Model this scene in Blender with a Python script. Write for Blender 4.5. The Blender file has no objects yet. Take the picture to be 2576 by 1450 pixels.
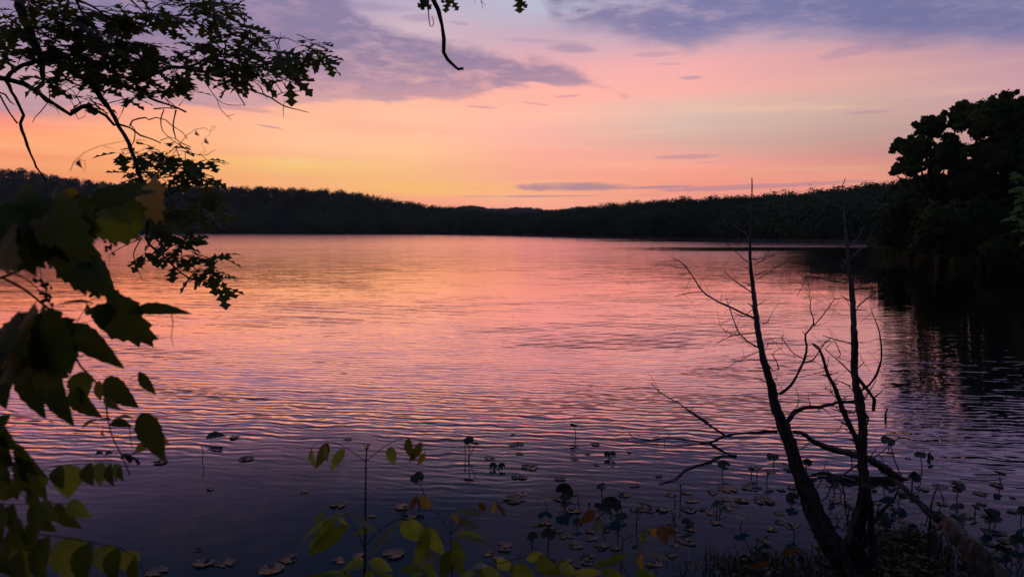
import bpy, math, random
import numpy as np
from mathutils import Vector, Matrix
random.seed(7); rng = np.random.default_rng(7)
R = math.radians
scene = bpy.context.scene
COL = scene.collection

# ------------------------------------------------------------------ camera
FPX, CX, CY, HOR = 1740.0, 1288.0, 725.0, 578.0      # measured on the photograph at 2576 px wide
PITCH = math.atan((CY - HOR) / FPX)
CAMZ = 3.0
cam_d = bpy.data.cameras.new("camera"); cam = bpy.data.objects.new("camera", cam_d); COL.objects.link(cam)
cam.location = (0, 0, CAMZ); cam.rotation_euler = (math.pi / 2 - PITCH, 0, 0)
cam_d.sensor_width = 36; cam_d.lens = FPX / 2576 * 36
cam_d.clip_start = 0.05; cam_d.clip_end = 6000
cam_d.dof.use_dof = True; cam_d.dof.focus_distance = 11; cam_d.dof.aperture_fstop = 4.6
scene.camera = cam
scene.view_settings.view_transform = 'Standard'; scene.view_settings.look = 'None'
scene.view_settings.exposure = 0; scene.view_settings.gamma = 1
scene.render.resolution_x = 1024; scene.render.resolution_y = 576

cp, sp = math.cos(PITCH), math.sin(PITCH)
def ray(px, py):
    u = (px - CX) / FPX; v = -(py - CY) / FPX
    return Vector((u, cp + v * sp, -sp + v * cp))
def P(px, py, Y):
    d = ray(px, py); return Vector((0, 0, CAMZ)) + d * (Y / d.y)
def W(px, py, z=0.0):
    d = ray(px, py); return Vector((0, 0, CAMZ)) + d * ((z - CAMZ) / d.z)
def azel(sx, sy):                                     # source pixels (4000 wide) -> azimuth, elevation
    d = ray(sx / 1.5528, sy / 1.5528).normalized()
    return math.atan2(d.x, d.y), math.asin(d.z)
def lin(c):
    return tuple(((v / 255) / 12.92 if v / 255 <= 0.04045 else ((v / 255 + 0.055) / 1.055) ** 2.4) for v in c)

# ------------------------------------------------------------------ node expression helper
class E:
    nt = None
    def __init__(s, sock): s.s = sock
    @staticmethod
    def _in(node, i, v):
        if isinstance(v, E): E.nt.links.new(v.s, node.inputs[i])
        else: node.inputs[i].default_value = v
    @staticmethod
    def m(op, *a, clamp=False):
        n = E.nt.nodes.new('ShaderNodeMath'); n.operation = op; n.use_clamp = clamp
        for i, v in enumerate(a): E._in(n, i, v)
        return E(n.outputs[0])
    def __add__(s, o): return E.m('ADD', s, o)
    __radd__ = __add__
    def __sub__(s, o): return E.m('SUBTRACT', s, o)
    def __rsub__(s, o): return E.m('SUBTRACT', o, s)
    def __mul__(s, o): return E.m('MULTIPLY', s, o)
    __rmul__ = __mul__
    def __truediv__(s, o): return E.m('DIVIDE', s, o)
    def __rtruediv__(s, o): return E.m('DIVIDE', o, s)
    def __neg__(s): return E.m('MULTIPLY', s, -1.0)
def emax(a, b): return E.m('MAXIMUM', a, b)
def emin(a, b): return E.m('MINIMUM', a, b)
def ss(v, a, b, x=0.0, y=1.0):
    n = E.nt.nodes.new('ShaderNodeMapRange'); n.interpolation_type = 'SMOOTHSTEP'
    for i, q in enumerate((v, a, b, x, y)): E._in(n, i, q)
    return E(n.outputs[0])
def lr(v, a, b, x=0.0, y=1.0):
    n = E.nt.nodes.new('ShaderNodeMapRange'); n.clamp = True
    for i, q in enumerate((v, a, b, x, y)): E._in(n, i, q)
    return E(n.outputs[0])
def vec(x, y, z=0.0):
    n = E.nt.nodes.new('ShaderNodeCombineXYZ')
    for i, q in enumerate((x, y, z)): E._in(n, i, q)
    return E(n.outputs[0])
def sep(v):
    n = E.nt.nodes.new('ShaderNodeSeparateXYZ'); E.nt.links.new(v.s, n.inputs[0])
    return E(n.outputs[0]), E(n.outputs[1]), E(n.outputs[2])
def noise(v, scale=1.0, detail=2.0, rough=0.5, color=False, dist=0.0):
    n = E.nt.nodes.new('ShaderNodeTexNoise'); n.noise_dimensions = '3D'
    E.nt.links.new(v.s, n.inputs['Vector']); n.inputs['Scale'].default_value = scale
    n.inputs['Detail'].default_value = detail; n.inputs['Roughness'].default_value = rough
    n.inputs['Distortion'].default_value = dist
    return E(n.outputs[1 if color else 0])
def mixc(f, a, b):
    n = E.nt.nodes.new('ShaderNodeMix'); n.data_type = 'RGBA'
    E._in(n, 0, f)
    for i, q in ((6, a), (7, b)):
        if isinstance(q, E): E.nt.links.new(q.s, n.inputs[i])
        else: n.inputs[i].default_value = (*q[:3], 1)
    return E(n.outputs[2])
def ramp(f, stops, interp='LINEAR'):
    n = E.nt.nodes.new('ShaderNodeValToRGB'); E._in(n, 0, f); r = n.color_ramp; r.interpolation = interp
    while len(r.elements) < len(stops): r.elements.new(0.5)
    for e, (p, c) in zip(r.elements, sorted(stops, key=lambda q: q[0])): e.position = min(1, max(0, p)); e.color = (*c[:3], 1)
    return E(n.outputs[0])
def fcurve(f, pts):
    n = E.nt.nodes.new('ShaderNodeFloatCurve'); E._in(n, 1, f); c = n.mapping.curves[0]
    pts = sorted(pts)
    c.points[0].location = pts[0]; c.points[1].location = pts[-1]
    for p in pts[1:-1]: c.points.new(*p)
    n.mapping.update()
    return E(n.outputs[0])

# ------------------------------------------------------------------ sky
world = bpy.data.worlds.new("World"); scene.world = world; world.use_nodes = True
wn = world.node_tree; wn.nodes.clear(); E.nt = wn
tc = wn.nodes.new('ShaderNodeTexCoord')
dx, dy, dz = sep(E(tc.outputs['Generated']))
az = E.m('ARCTAN2', dx, dy); el = E.m('ARCSINE', dz)
ELM = R(30)
streak = noise(vec(az * 2.2 + el * 3.0, el * 22.0, 0.0), 1.0, 4, 0.55)
streak2 = noise(vec(az * 5.0 - el * 2.0, el * 60.0, 3.0), 1.0, 3, 0.6)
elw = el + (streak - 0.5) * R(1.6) * lr(el, R(1), R(8)) + (streak2 - 0.5) * R(0.7)
en = elw / ELM
cols = {
 30:   [(0,(140,126,165)),(200,(165,138,165)),(350,(200,150,163)),(430,(208,140,140)),(466,(246,145,122)),(510,(255,160,114)),(570,(255,172,120)),(605,(250,152,108)),(640,(255,168,114)),(700,(255,150,100)),(860,(230,110,85))],
 600:  [(0,(145,130,168)),(250,(178,143,165)),(380,(215,152,150)),(440,(250,165,135)),(520,(255,176,125)),(620,(255,172,112)),(680,(255,170,104)),(720,(255,160,105)),(860,(240,120,85))],
 1140: [(0,(155,140,172)),(200,(185,150,168)),(350,(220,160,158)),(415,(250,180,148)),(500,(252,189,150)),(600,(253,190,144)),(640,(251,202,122)),(680,(252,190,118)),(715,(255,182,122)),(860,(245,130,95))],
 1600: [(0,(176,162,188)),(100,(198,172,184)),(200,(205,170,178)),(330,(240,178,165)),(400,(255,186,156)),(500,(255,190,156)),(600,(255,196,146)),(700,(255,190,124)),(742,(255,196,112)),(775,(255,172,130)),(870,(245,140,110))],
 2100: [(0,(176,178,198)),(60,(178,172,192)),(120,(188,162,180)),(220,(215,165,172)),(350,(254,176,160)),(450,(252,182,162)),(520,(246,178,162)),(600,(253,172,152)),(700,(255,176,144)),(730,(255,182,130)),(800,(255,172,144)),(870,(240,150,125))],
 2700: [(0,(165,155,180)),(100,(185,160,175)),(180,(212,165,170)),(250,(232,167,166)),(350,(240,172,162)),(420,(219,182,168)),(480,(212,182,168)),(560,(215,172,158)),(650,(255,166,146)),(700,(250,161,136)),(760,(250,158,138)),(870,(230,140,120))],
 3400: [(0,(150,145,175)),(120,(175,150,168)),(200,(200,152,157)),(300,(214,163,155)),(380,(205,166,156)),(460,(196,161,151)),(520,(191,156,147)),(600,(205,146,136)),(680,(236,156,132)),(720,(245,160,136)),(870,(220,130,110))],
 3980: [(0,(140,138,170)),(120,(160,140,165)),(200,(180,142,158)),(320,(198,152,160)),(450,(190,150,150)),(600,(190,140,138)),(700,(220,148,128)),(870,(200,120,105))],
}
zen = [(R(22), (94, 102, 140)), (R(30), (76, 88, 124))]
base = None; prev = None
for sx in sorted(cols):
    stops = [(azel(sx, sy)[1] / ELM, lin(c)) for sy, c in cols[sx]] + [(e / ELM, lin(c)) for e, c in zen]
    r_ = ramp(en, stops); a = azel(sx, 500)[0]
    base = r_ if base is None else mixc(lr(az, prev, a), base, r_)
    prev = a
# clouds -------------------------------------------------
U0, UW, VH = -0.75, 1.5, 0.5
un = (az - U0) / UW
def edge(pts):
    out = []
    for sx, sy in pts:
        a, e = azel(sx, sy); out.append(((a - U0) / UW, e / VH))
    if out[0][0] > 0: out.insert(0, (0.0, out[0][1]))
    if out[-1][0] < 1: out.append((1.0, out[-1][1]))
    return fcurve(un, out) * VH
nA = noise(vec(az * 9.0, el * 26.0, 1.3), 1.0, 7, 0.62, dist=0.4)
nB = noise(vec(az * 26.0 + el * 8, el * 90.0, 5.0), 1.0, 5, 0.6)
nz = (nA - 0.5) * 1.0 + (nB - 0.5) * 0.45
nm = noise(vec(az * 6.0, el * 20.0, 9.0), 1.0, 5, 0.6)
def band(lo, up, amp, s_lo, s_up):
    m = None
    if lo is not None: m = ss(el - lo + nz * amp, -s_lo, s_lo)
    if up is not None:
        k = ss(up - el + nz * amp, -s_up, s_up); m = k if m is None else m * k
    return m
lo1 = edge([(-200,430),(300,425),(900,400),(1150,402),(1500,398),(1800,378),(2100,345),(2300,335),(2430,378),(2520,400)])
up1 = edge([(-200,-900),(900,-700),(1200,-300),(1330,-40),(1450,75),(1700,165),(2000,225),(2200,262),(2330,330),(2430,368),(2520,420)])
m1 = band(lo1, up1, 0.050, 0.006, 0.010)
hole = ss(nm * 0.6 + nB * 0.4, 0.47, 0.62)
m1 = m1 * (1.0 - hole * 0.42)
lo2 = edge([(1300,-600),(1900,-260),(2080,-60),(2200,95),(2380,110),(2500,155),(2660,178),(2800,150),(2950,120),(3200,140),(3400,168),(3560,178),(3720,150),(4000,178),(4300,190)])
m2 = band(lo2, None, 0.050, 0.016, 0.012)
nm2 = noise(vec(az * 8.0, el * 22.0, 19.0), 1.0, 6, 0.65)
m2 = m2 * (1.0 - ss(nm2 * 0.65 + nB * 0.35, 0.47, 0.63) * ss(az, 0.45, 0.05, 0.35, 0.85))
cc1 = ramp(el / ELM, [(0.0, lin((185,138,148))), (azel(1600,390)[1] / ELM, lin((184,146,156))), (azel(1600,310)[1] / ELM, lin((158, 130, 153))), (azel(1600,200)[1] / ELM, lin((130,116,148))), (azel(1600,60)[1] / ELM, lin((128,118,152))), (0.8, lin((92, 96, 130))), (1.0, lin((78, 80, 116)))])
cc2 = ramp(lr(az, -0.1, 0.5), [(0, lin((138,128,160))), (0.35, lin((122,116,152))), (0.6, lin((112,113,156))), (1, lin((106,108,150)))])
cc1 = mixc(ss(nA * 0.5 + nB * 0.5, 0.45, 0.68) * 0.32, cc1, lin((205, 160, 172)))
c = mixc(m1 * 0.92, base, cc1)
cc2 = mixc(ss(nA * 0.6 + nB * 0.4, 0.42, 0.66) * 0.5, cc2, lin((158, 142, 170)))
c = mixc(m2 * 0.95 * lr(az, -0.2, 0.05), c, cc2)
# separate streaks: x centre, y centre, half width, half height (source px), slope, strength
sts = [(2200,732,230,17,0.0,0.85),(2200,716,150,6,-0.01,0.5),(2080,766,330,5,-0.004,0.75),(2570,731,130,6,-0.02,0.7),(2950,728,430,11,-0.03,0.65),
       (2690,612,150,12,-0.02,0.5),(2740,634,90,4,0.0,0.35),(2540,762,70,3,0,0.4),(2705,303,60,9,0.02,0.55),(2560,212,90,11,0.02,0.35),(2620,250,60,6,0.05,0.3),
       (3400,438,110,8,0.01,0.5),(1060,496,60,4,0.12,0.65),(900,418,230,13,0.06,0.55),(1880,418,70,7,0.06,0.5),(2220,375,60,6,-0.05,0.45),(2090,405,70,5,0.12,0.4),
       (2230,190,110,20,0.05,0.6),(3330,200,150,22,-0.1,0.45),(1260,700,200,4,0.05,0.1),(1500,30,160,22,0.03,0.5),(1640,68,80,20,0.0,0.45),(1790,90,40,8,0.1,0.4),(2100,160,200,10,0.06,0.3)]
for sx, sy, hw, hh, sl, st in sts:
    a0, e0 = azel(sx, sy); a1 = azel(sx + hw, sy)[0]; e1 = azel(sx, sy - hh)[1]
    da = (az - a0) / (a1 - a0) ; de = (el - e0 + (az - a0) * sl) / (e1 - e0)
    r2 = da * da + de * de + nz * 3.2
    c = mixc(ss(r2, 1.25, 0.15) * st, c, lin((172,132,150)) if sy > 380 else lin((150,130,158)))
# faint filaments of high cirrus
fil = noise(vec(az * 3.0 + el * 9.0, el * 46.0, 31.0), 1.0, 5, 0.65)
c = mixc(ss(fil, 0.52, 0.75) * 0.28 * ss(el, R(0.5), R(3)) * ss(el, R(13), R(9)), c, lin((255, 205, 160)))
c = mixc(ss(fil, 0.48, 0.28) * 0.22 * ss(el, R(0.5), R(3)) * ss(el, R(13), R(9)), c, lin((232, 140, 132)))
# overhead and behind the viewer the sky is the dim blue of dusk
aw = E.m('ABSOLUTE', az)
c = mixc(ss(el, R(24), R(62)), c, lin((76, 80, 108)))
c = mixc(ss(aw, R(50), R(120)), c, lin((62, 66, 82)))
bg = wn.nodes.new('ShaderNodeBackground'); wn.links.new(c.s, bg.inputs[0]); bg.inputs[1].default_value = 1.22
wo = wn.nodes.new('ShaderNodeOutputWorld'); wn.links.new(bg.outputs[0], wo.inputs[0])
world.cycles.sampling_method = 'MANUAL'; world.cycles.sample_map_resolution = 1024

sun_d = bpy.data.lights.new("sun", 'SUN'); sun = bpy.data.objects.new("sun", sun_d); COL.objects.link(sun)
sun_d.energy = 0.01; sun_d.angle = R(25); sun_d.color = (1.0, 0.62, 0.38)       # afterglow only
sun.rotation_euler = (R(90 - 5), 0, R(17))
sun.rotation_euler = Vector((math.sin(R(17)), -math.cos(R(17)), -math.sin(R(7)))).to_track_quat('-Z', 'Y').to_euler()

# ------------------------------------------------------------------ materials
def new_mat(name):
    m = bpy.data.materials.new(name); m.use_nodes = True; m.node_tree.nodes.clear(); E.nt = m.node_tree; return m
def out(shader):
    o = E.nt.nodes.new('ShaderNodeOutputMaterial'); E.nt.links.new(shader, o.inputs[0]); return o
def principled(color, rough=0.8, spec=0.5, bump=None, bstr=0.4, bdist=0.01):
    b = E.nt.nodes.new('ShaderNodeBsdfPrincipled')
    if isinstance(color, E): E.nt.links.new(color.s, b.inputs['Base Color'])
    else: b.inputs['Base Color'].default_value = (*color, 1)
    b.inputs['Roughness'].default_value = rough; b.inputs['Specular IOR Level'].default_value = spec
    if bump is not None:
        bn = E.nt.nodes.new('ShaderNodeBump'); bn.inputs['Strength'].default_value = bstr; bn.inputs['Distance'].default_value = bdist
        E.nt.links.new(bump.s, bn.inputs['Height']); E.nt.links.new(bn.outputs[0], b.inputs['Normal'])
    return b
def objco():
    t = E.nt.nodes.new('ShaderNodeTexCoord'); return E(t.outputs['Object'])
def bark_mat(name, c0, c1, scale=30, rough=0.85):
    m = new_mat(name); co = objco(); x, y, z = sep(co)
    n = noise(vec(x, y, z * 0.22), scale, 6, 0.65); n2 = noise(co, scale * 0.15, 3, 0.6)
    col = mixc(ss(n * 0.6 + n2 * 0.4, 0.38, 0.62), c0, c1)
    out(principled(col, rough, 0.3, n, 0.9, 0.012).outputs[0]); return m
def leaf_mat(name, c0, c1, trans, tf=0.45, rough=0.5, spec=0.3, nscale=22.0):
    m = new_mat(name); co = objco(); n = noise(co, nscale, 4, 0.6)
    col = mixc(ss(n, 0.35, 0.65), c0, c1)
    b = principled(col, rough, spec, noise(co, 60, 2, 0.5), 0.25, 0.003)
    t = E.nt.nodes.new('ShaderNodeBsdfTranslucent'); E.nt.links.new(mixc(ss(n, 0.35, 0.65), trans, tuple(v * 0.6 for v in trans)).s, t.inputs[0])
    mx = E.nt.nodes.new('ShaderNodeMixShader'); mx.inputs[0].default_value = tf
    E.nt.links.new(b.outputs[0], mx.inputs[1]); E.nt.links.new(t.outputs[0], mx.inputs[2])
    out(mx.outputs[0]); return m
M = {}
M['bark'] = bark_mat('oak_bark', (0.016, 0.013, 0.011), (0.045, 0.036, 0.03), 25)
M['twig'] = bark_mat('vine_bark', (0.02, 0.014, 0.01), (0.05, 0.03, 0.02), 60)
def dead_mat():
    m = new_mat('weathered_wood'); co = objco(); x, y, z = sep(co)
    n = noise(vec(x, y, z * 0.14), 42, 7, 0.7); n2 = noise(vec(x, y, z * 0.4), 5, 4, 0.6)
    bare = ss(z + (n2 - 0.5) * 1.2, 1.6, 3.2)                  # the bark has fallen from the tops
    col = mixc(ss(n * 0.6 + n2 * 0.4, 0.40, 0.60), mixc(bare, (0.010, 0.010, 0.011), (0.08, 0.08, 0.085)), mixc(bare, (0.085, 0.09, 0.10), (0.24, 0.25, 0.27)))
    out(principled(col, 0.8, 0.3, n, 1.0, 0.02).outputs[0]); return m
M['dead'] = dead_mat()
M['rotten'] = bark_mat('rotten_log_wood', (0.03, 0.025, 0.02), (0.20, 0.17, 0.145), 16)
M['oak'] = leaf_mat('oak_leaf', (0.05, 0.075, 0.022), (0.09, 0.12, 0.035), (0.14, 0.18, 0.02), 0.5)
M['far'] = leaf_mat('far_foliage', (0.04, 0.10, 0.06), (0.11, 0.19, 0.095), (0.03, 0.045, 0.02), 0.3, 0.8, 0.05, 0.035)
M['near_tree'] = leaf_mat('tree_foliage', (0.045, 0.095, 0.035), (0.12, 0.18, 0.06), (0.06, 0.10, 0.025), 0.3, 0.7, 0.1, 0.35)
M['bright'] = leaf_mat('lit_tint_foliage', (0.16, 0.30, 0.07), (0.24, 0.40, 0.10), (0.15, 0.28, 0.05), 0.4)  # brighter green stands in for light falling on these leaves
M['vine'] = leaf_mat('vine_leaf', (0.035, 0.06, 0.015), (0.08, 0.115, 0.028), (0.13, 0.165, 0.016), 0.45, spec=0.08)
M['vine_green'] = leaf_mat('vine_leaf_green', (0.09, 0.14, 0.03), (0.12, 0.17, 0.04), (0.24, 0.30, 0.02), 0.5, spec=0.12)
M['yellow'] = leaf_mat('yellow_leaf', (0.40, 0.25, 0.05), (0.52, 0.36, 0.07), (0.50, 0.30, 0.03), 0.55)
M['orange'] = leaf_mat('orange_leaf', (0.20, 0.09, 0.03), (0.36, 0.18, 0.05), (0.15, 0.06, 0.01), 0.5)
M['olive'] = leaf_mat('olive_leaf', (0.11, 0.10, 0.02), (0.18, 0.16, 0.03), (0.20, 0.17, 0.015), 0.5)
M['pale'] = leaf_mat('pale_leaf', (0.20, 0.20, 0.13), (0.32, 0.27, 0.20), (0.12, 0.10, 0.04), 0.3)
M['green'] = leaf_mat('sapling_leaf', (0.17, 0.24, 0.05), (0.27, 0.34, 0.08), (0.42, 0.50, 0.04), 0.55)
M['berry'] = leaf_mat('berry_skin', (0.02, 0.015, 0.02), (0.03, 0.02, 0.03), (0.01, 0.01, 0.01), 0.02)
def pad_material(name, c0, c1, rough, veins=True):
    m = new_mat(name); co = objco(); n = noise(co, 3.0, 5, 0.7); x, y, z = sep(co)
    n2 = noise(co, 9.0, 3, 0.6)
    if veins:
        ang = E.m('ARCTAN2', y, x); r = E.m('SQRT', x * x + y * y)
        v = E.m('POWER', E.m('ABSOLUTE', E.m('COSINE', ang * 9.0 + (n2 - 0.5) * 2.2)), 5.0) * ss(r, 0.05, 0.3)
        f = E.m('ADD', v * 0.55, ss(n, 0.38, 0.66) * 0.6, clamp=True); h = v * 0.6 + n * 0.6 + n2 * 0.4
    else: f = ss(n, 0.35, 0.65); h = n * 0.7 + n2 * 0.3
    out(principled(mixc(f, c0, c1), rough, 0.8 if veins else 0.4, h, 1.0, 0.06 if veins else 0.02).outputs[0]); return m
M['pad'] = pad_material('lily_pad', (0.003, 0.014, 0.020), (0.024, 0.070, 0.105), 0.27)
M['pad_pink'] = pad_material('dying_lily_pad', (0.06, 0.06, 0.06), (0.22, 0.17, 0.16), 0.45)
M['spat'] = pad_material('spatterdock_leaf', (0.012, 0.026, 0.018), (0.03, 0.05, 0.036), 0.5, False)
m = new_mat('wet_soil'); co = objco(); n = noise(co, 3, 6, 0.6)
out(principled(mixc(ss(n, .35, .65), (0.02, 0.016, 0.012), (0.06, 0.05, 0.035)), 0.9, 0.2, n, 0.8, 0.05).outputs[0]); M['soil'] = m
m = new_mat('forest_floor'); co = objco(); n = noise(co, 0.05, 6, 0.6)
out(principled(mixc(ss(n, .35, .65), (0.02, 0.02, 0.012), (0.05, 0.05, 0.03)), 0.95, 0.0).outputs[0]); M['floor'] = m
M['reed'] = leaf_mat('reed_blade', (0.16, 0.16, 0.12), (0.24, 0.22, 0.17), (0.05, 0.05, 0.02), 0.2, 0.8, 0.1, 0.1)
M['grass'] = leaf_mat('grass_blade', (0.04, 0.055, 0.025), (0.09, 0.10, 0.045), (0.04, 0.05, 0.01), 0.35, nscale=3)

# water: wave trains and wind-roughened patches, as normals from world position
def water_material():
    m = new_mat('lake_water')
    g = E.nt.nodes.new('ShaderNodeNewGeometry'); pos = E(g.outputs['Position'])
    x, y, z = sep(pos)
    d = E.m('SQRT', x * x + y * y)
    warp = noise(vec(x * 1.1, y * 1.3, 0.0), 1.0, 3, 0.5, color=True)
    wx, wy, wz = sep(warp)
    sx_ = None; sy_ = None; nk = ss(d, 13.0, 8.5)
    gust = noise(vec(x * 0.10, y * 0.16, 4.0), 1.0, 3, 0.55)
    gust2 = noise(vec(x * 0.45, y * 0.8, 8.0), 1.0, 2, 0.5)
    for lam, ang, slope, ph, fade0, fade1, wamp in (
            (0.205, 9, 0.034, 0.0, 11, 42, 4.2), (0.155, -2, 0.030, 1.7, 10, 32, 5.4), (0.27, 5, 0.020, 3.9, 11, 50, 3.8),
            (0.13, 22, 0.022, 2.2, 8, 20, 6.0), (0.52, 8, 0.008, 0.4, 30, 120, 2.6)):
        a = R(ang); k = 2 * math.pi / lam; kx, ky = math.sin(a), math.cos(a)
        phase = (x * kx + y * ky) * k + (wx - 0.5) * wamp * 2 + (wy - 0.5) * wamp * 2 + ph
        am = slope * ss(d, fade1, fade0)
        cs = E.m('COSINE', phase) * 0.5
        far_ = E.m('POWER', cs + 0.5, 5.0) * 3.8 - 0.93
        near_ = 0.80 - E.m('POWER', 0.5 - cs, 4.0) * 3.4
        w = (far_ + (near_ - far_) * nk) * am
        sx_ = w * kx if sx_ is None else sx_ + w * kx
        sy_ = w * ky if sy_ is None else sy_ + w * ky
    wind = ss(gust, 0.36, 0.60, 0.55, 1.15) * ss(gust2, 0.3, 0.65, 0.6, 1.2)
    shelter = ss(d, 6.2, 12.0, 0.10, 1.0)                       # pads and the bank calm the near water
    leftcalm = 1.0 - ss(x * -1.0 - y * 0.12, -0.6, 1.2) * ss(d, 12.5, 8.5) * 0.85
    amp = wind * shelter * leftcalm * (1.0 - ss(x / (y + 1.0), 0.34, 0.50) * 0.5)
    tiltf = ss(d, 40, 160) * 0.020 * (1.0 - ss(x / (y + 1.0), 0.30, 0.52))      # far off only the faces turned this way are seen
    # short irregular chop
    c1 = noise(vec(x * 3.0, y * 7.0, 0.0), 1.0, 3, 0.6, color=True); a1, b1, _ = sep(c1)
    c2 = noise(vec(x * 0.35, y * 1.1, 7.0), 1.0, 4, 0.65, color=True); a2, b2, _ = sep(c2)
    bay = ss(x / (y + 1.0) + (gust - 0.5) * 0.10, 0.34, 0.46)                          # sheltered bay on the right, under the trees
    chop = (ss(d, 5.5, 14, 0.15, 1.0) * ss(d, 40, 10, 0.5, 1.0)) * (1.0 - bay * 0.75 * ss(d, 14, 30)) * ss(d, 9, 45, 0.75, 1.0)
    sx_ = sx_ * amp + (a1 - 0.5) * 0.06 * chop + (a2 - 0.5) * 0.08 * chop
    sy_ = sy_ * amp + (b1 - 0.5) * 0.10 * chop + (b2 - 0.5) * 0.12 * chop + tiltf
    nn = E.nt.nodes.new('ShaderNodeVectorMath'); nn.operation = 'NORMALIZE'
    E.nt.links.new(vec(-sx_, -sy_, 1.0).s, nn.inputs[0])
    # slicks: bands without wind in front of the right shore
    edge_n = noise(vec(x * 0.06, y * 0.05, 2.0), 1.0, 3, 0.6)
    yy = y + (edge_n - 0.5) * 10.0
    slick = ss(yy, 95, 103) * ss(yy, 122, 116) * ss(x, 8, 40)
    slick2 = ss(yy, 178, 186) * ss(yy, 205, 197) * ss(x, 10, 50)
    calm = emax(emax(slick, slick2 * 0.8), bay * ss(yy, 122, 112))
    lane = noise(vec(x * 0.012, y * 0.11, 5.0), 1.0, 3, 0.6)
    rough = ss(d, 8, 90, 0.02, 0.15) * (0.8 + lane * 0.4) * (1.0 - calm * 0.80)
    rough = emax(rough, 0.02)
    lw = E.nt.nodes.new('ShaderNodeLayerWeight'); E.nt.links.new(nn.outputs[0], lw.inputs['Normal']); lw.inputs[0].default_value = 0.5
    facing = 1.0 - E(lw.outputs['Facing'])                        # cos of the view angle
    fr = fcurve(facing, [(0.0, 1.0), (0.06, 1.0), (0.13, 0.95), (0.19, 0.82), (0.25, 0.46), (0.33, 0.135), (0.42, 0.045), (0.6, 0.05), (1.0, 0.03)])
    gl = E.nt.nodes.new('ShaderNodeBsdfGlossy'); gl.distribution = 'MULTI_GGX'; gl.inputs[0].default_value = (1, 0.72, 0.77, 1)
    E.nt.links.new(rough.s, gl.inputs['Roughness']); E.nt.links.new(nn.outputs[0], gl.inputs['Normal'])
    df = E.nt.nodes.new('ShaderNodeBsdfDiffuse'); df.inputs[0].default_value = (0.012, 0.044, 0.062, 1)
    mx = E.nt.nodes.new('ShaderNodeMixShader'); E.nt.links.new(fr.s, mx.inputs[0])
    E.nt.links.new(df.outputs[0], mx.inputs[1]); E.nt.links.new(gl.outputs[0], mx.inputs[2])
    out(mx.outputs[0]); return m
M['water'] = water_material()

# ------------------------------------------------------------------ object helpers
def tag(o, label=None, cat=None, group=None, kind=None):
    if label: o['label'] = label
    if cat: o['category'] = cat
    if group: o['group'] = group
    if kind: o['kind'] = kind
    return o
def empty(name, loc=(0, 0, 0)):
    o = bpy.data.objects.new(name, None); o.empty_display_size = 0.1; o.location = loc; COL.objects.link(o); return o
class MB:
    def __init__(s): s.v = []; s.f = []; s.n = 0; s.mi = []; s.smooth = True
    def add(s, v, f, mi=0):
        v = np.asarray(v, dtype=float).reshape(-1, 3)
        s.v.append(v); s.f.extend([tuple(i + s.n for i in q) for q in f]); s.mi.extend([mi] * len(f)); s.n += len(v)
    def build(s, name, mats, parent=None, smooth=True):
        me = bpy.data.meshes.new(name)
        V = np.concatenate(s.v) if s.v else np.zeros((0, 3))
        if parent is not None: V = V - np.array(parent.matrix_basis.translation)
        me.from_pydata(V.tolist(), [], s.f)
        if not isinstance(mats, (list, tuple)): mats = [mats]
        for q in mats: me.materials.append(q)
        if len(mats) > 1: me.polygons.foreach_set('material_index', s.mi)
        if smooth: me.polygons.foreach_set('use_smooth', [True] * len(me.polygons))
        me.update()
        o = bpy.data.objects.new(name, me); COL.objects.link(o); o.parent = parent
        return o
def rebase(o, loc):                                       # put a lone mesh's origin at its own base
    loc = Vector(loc); o.data.transform(Matrix.Translation(-loc)); o.location = loc; return o
def fast_mesh(name, V, nper, mat, parent=None, nfaces=None, smooth=False):
    """V: (faces*nper,3) unshared polygons"""
    nf = len(V) // nper
    me = bpy.data.meshes.new(name); me.vertices.add(len(V)); me.vertices.foreach_set('co', V.astype(np.float32).ravel())
    me.loops.add(len(V)); me.loops.foreach_set('vertex_index', np.arange(len(V), dtype=np.int32))
    me.polygons.add(nf); me.polygons.foreach_set('loop_start', np.arange(0, len(V), nper, dtype=np.int32))
    me.polygons.foreach_set('loop_total', np.full(nf, nper, dtype=np.int32))
    me.materials.append(mat); me.update(calc_edges=True); me.validate()
    o = bpy.data.objects.new(name, me); COL.objects.link(o); o.parent = parent
    return o
def catmull(pts, rad, step):
    """resample a polyline (list of Vector) + radii with a Catmull-Rom curve"""
    n = len(pts)
    if n < 3: 
        k = max(2, int((pts[-1] - pts[0]).length / step) + 1)
        return [pts[0].lerp(pts[-1], i / k) for i in range(k + 1)], [rad[0] + (rad[-1] - rad[0]) * i / k for i in range(k + 1)]
    P0 = [pts[0] * 2 - pts[1]] + list(pts) + [pts[-1] * 2 - pts[-2]]
    op, orr = [], []
    for i in range(n - 1):
        a, b, c_, d_ = P0[i:i + 4]; k = max(1, int(round((c_ - b).length / step)))
        for j in range(k):
            t = j / k; t2, t3 = t * t, t * t * t
            q = 0.5 * ((2 * b) + (c_ - a) * t + (2 * a - 5 * b + 4 * c_ - d_) * t2 + (3 * b - a - 3 * c_ + d_) * t3)
            op.append(q); orr.append(rad[i] + (rad[i + 1] - rad[i]) * t)
    op.append(pts[-1].copy()); orr.append(rad[-1]); return op, orr
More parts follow.
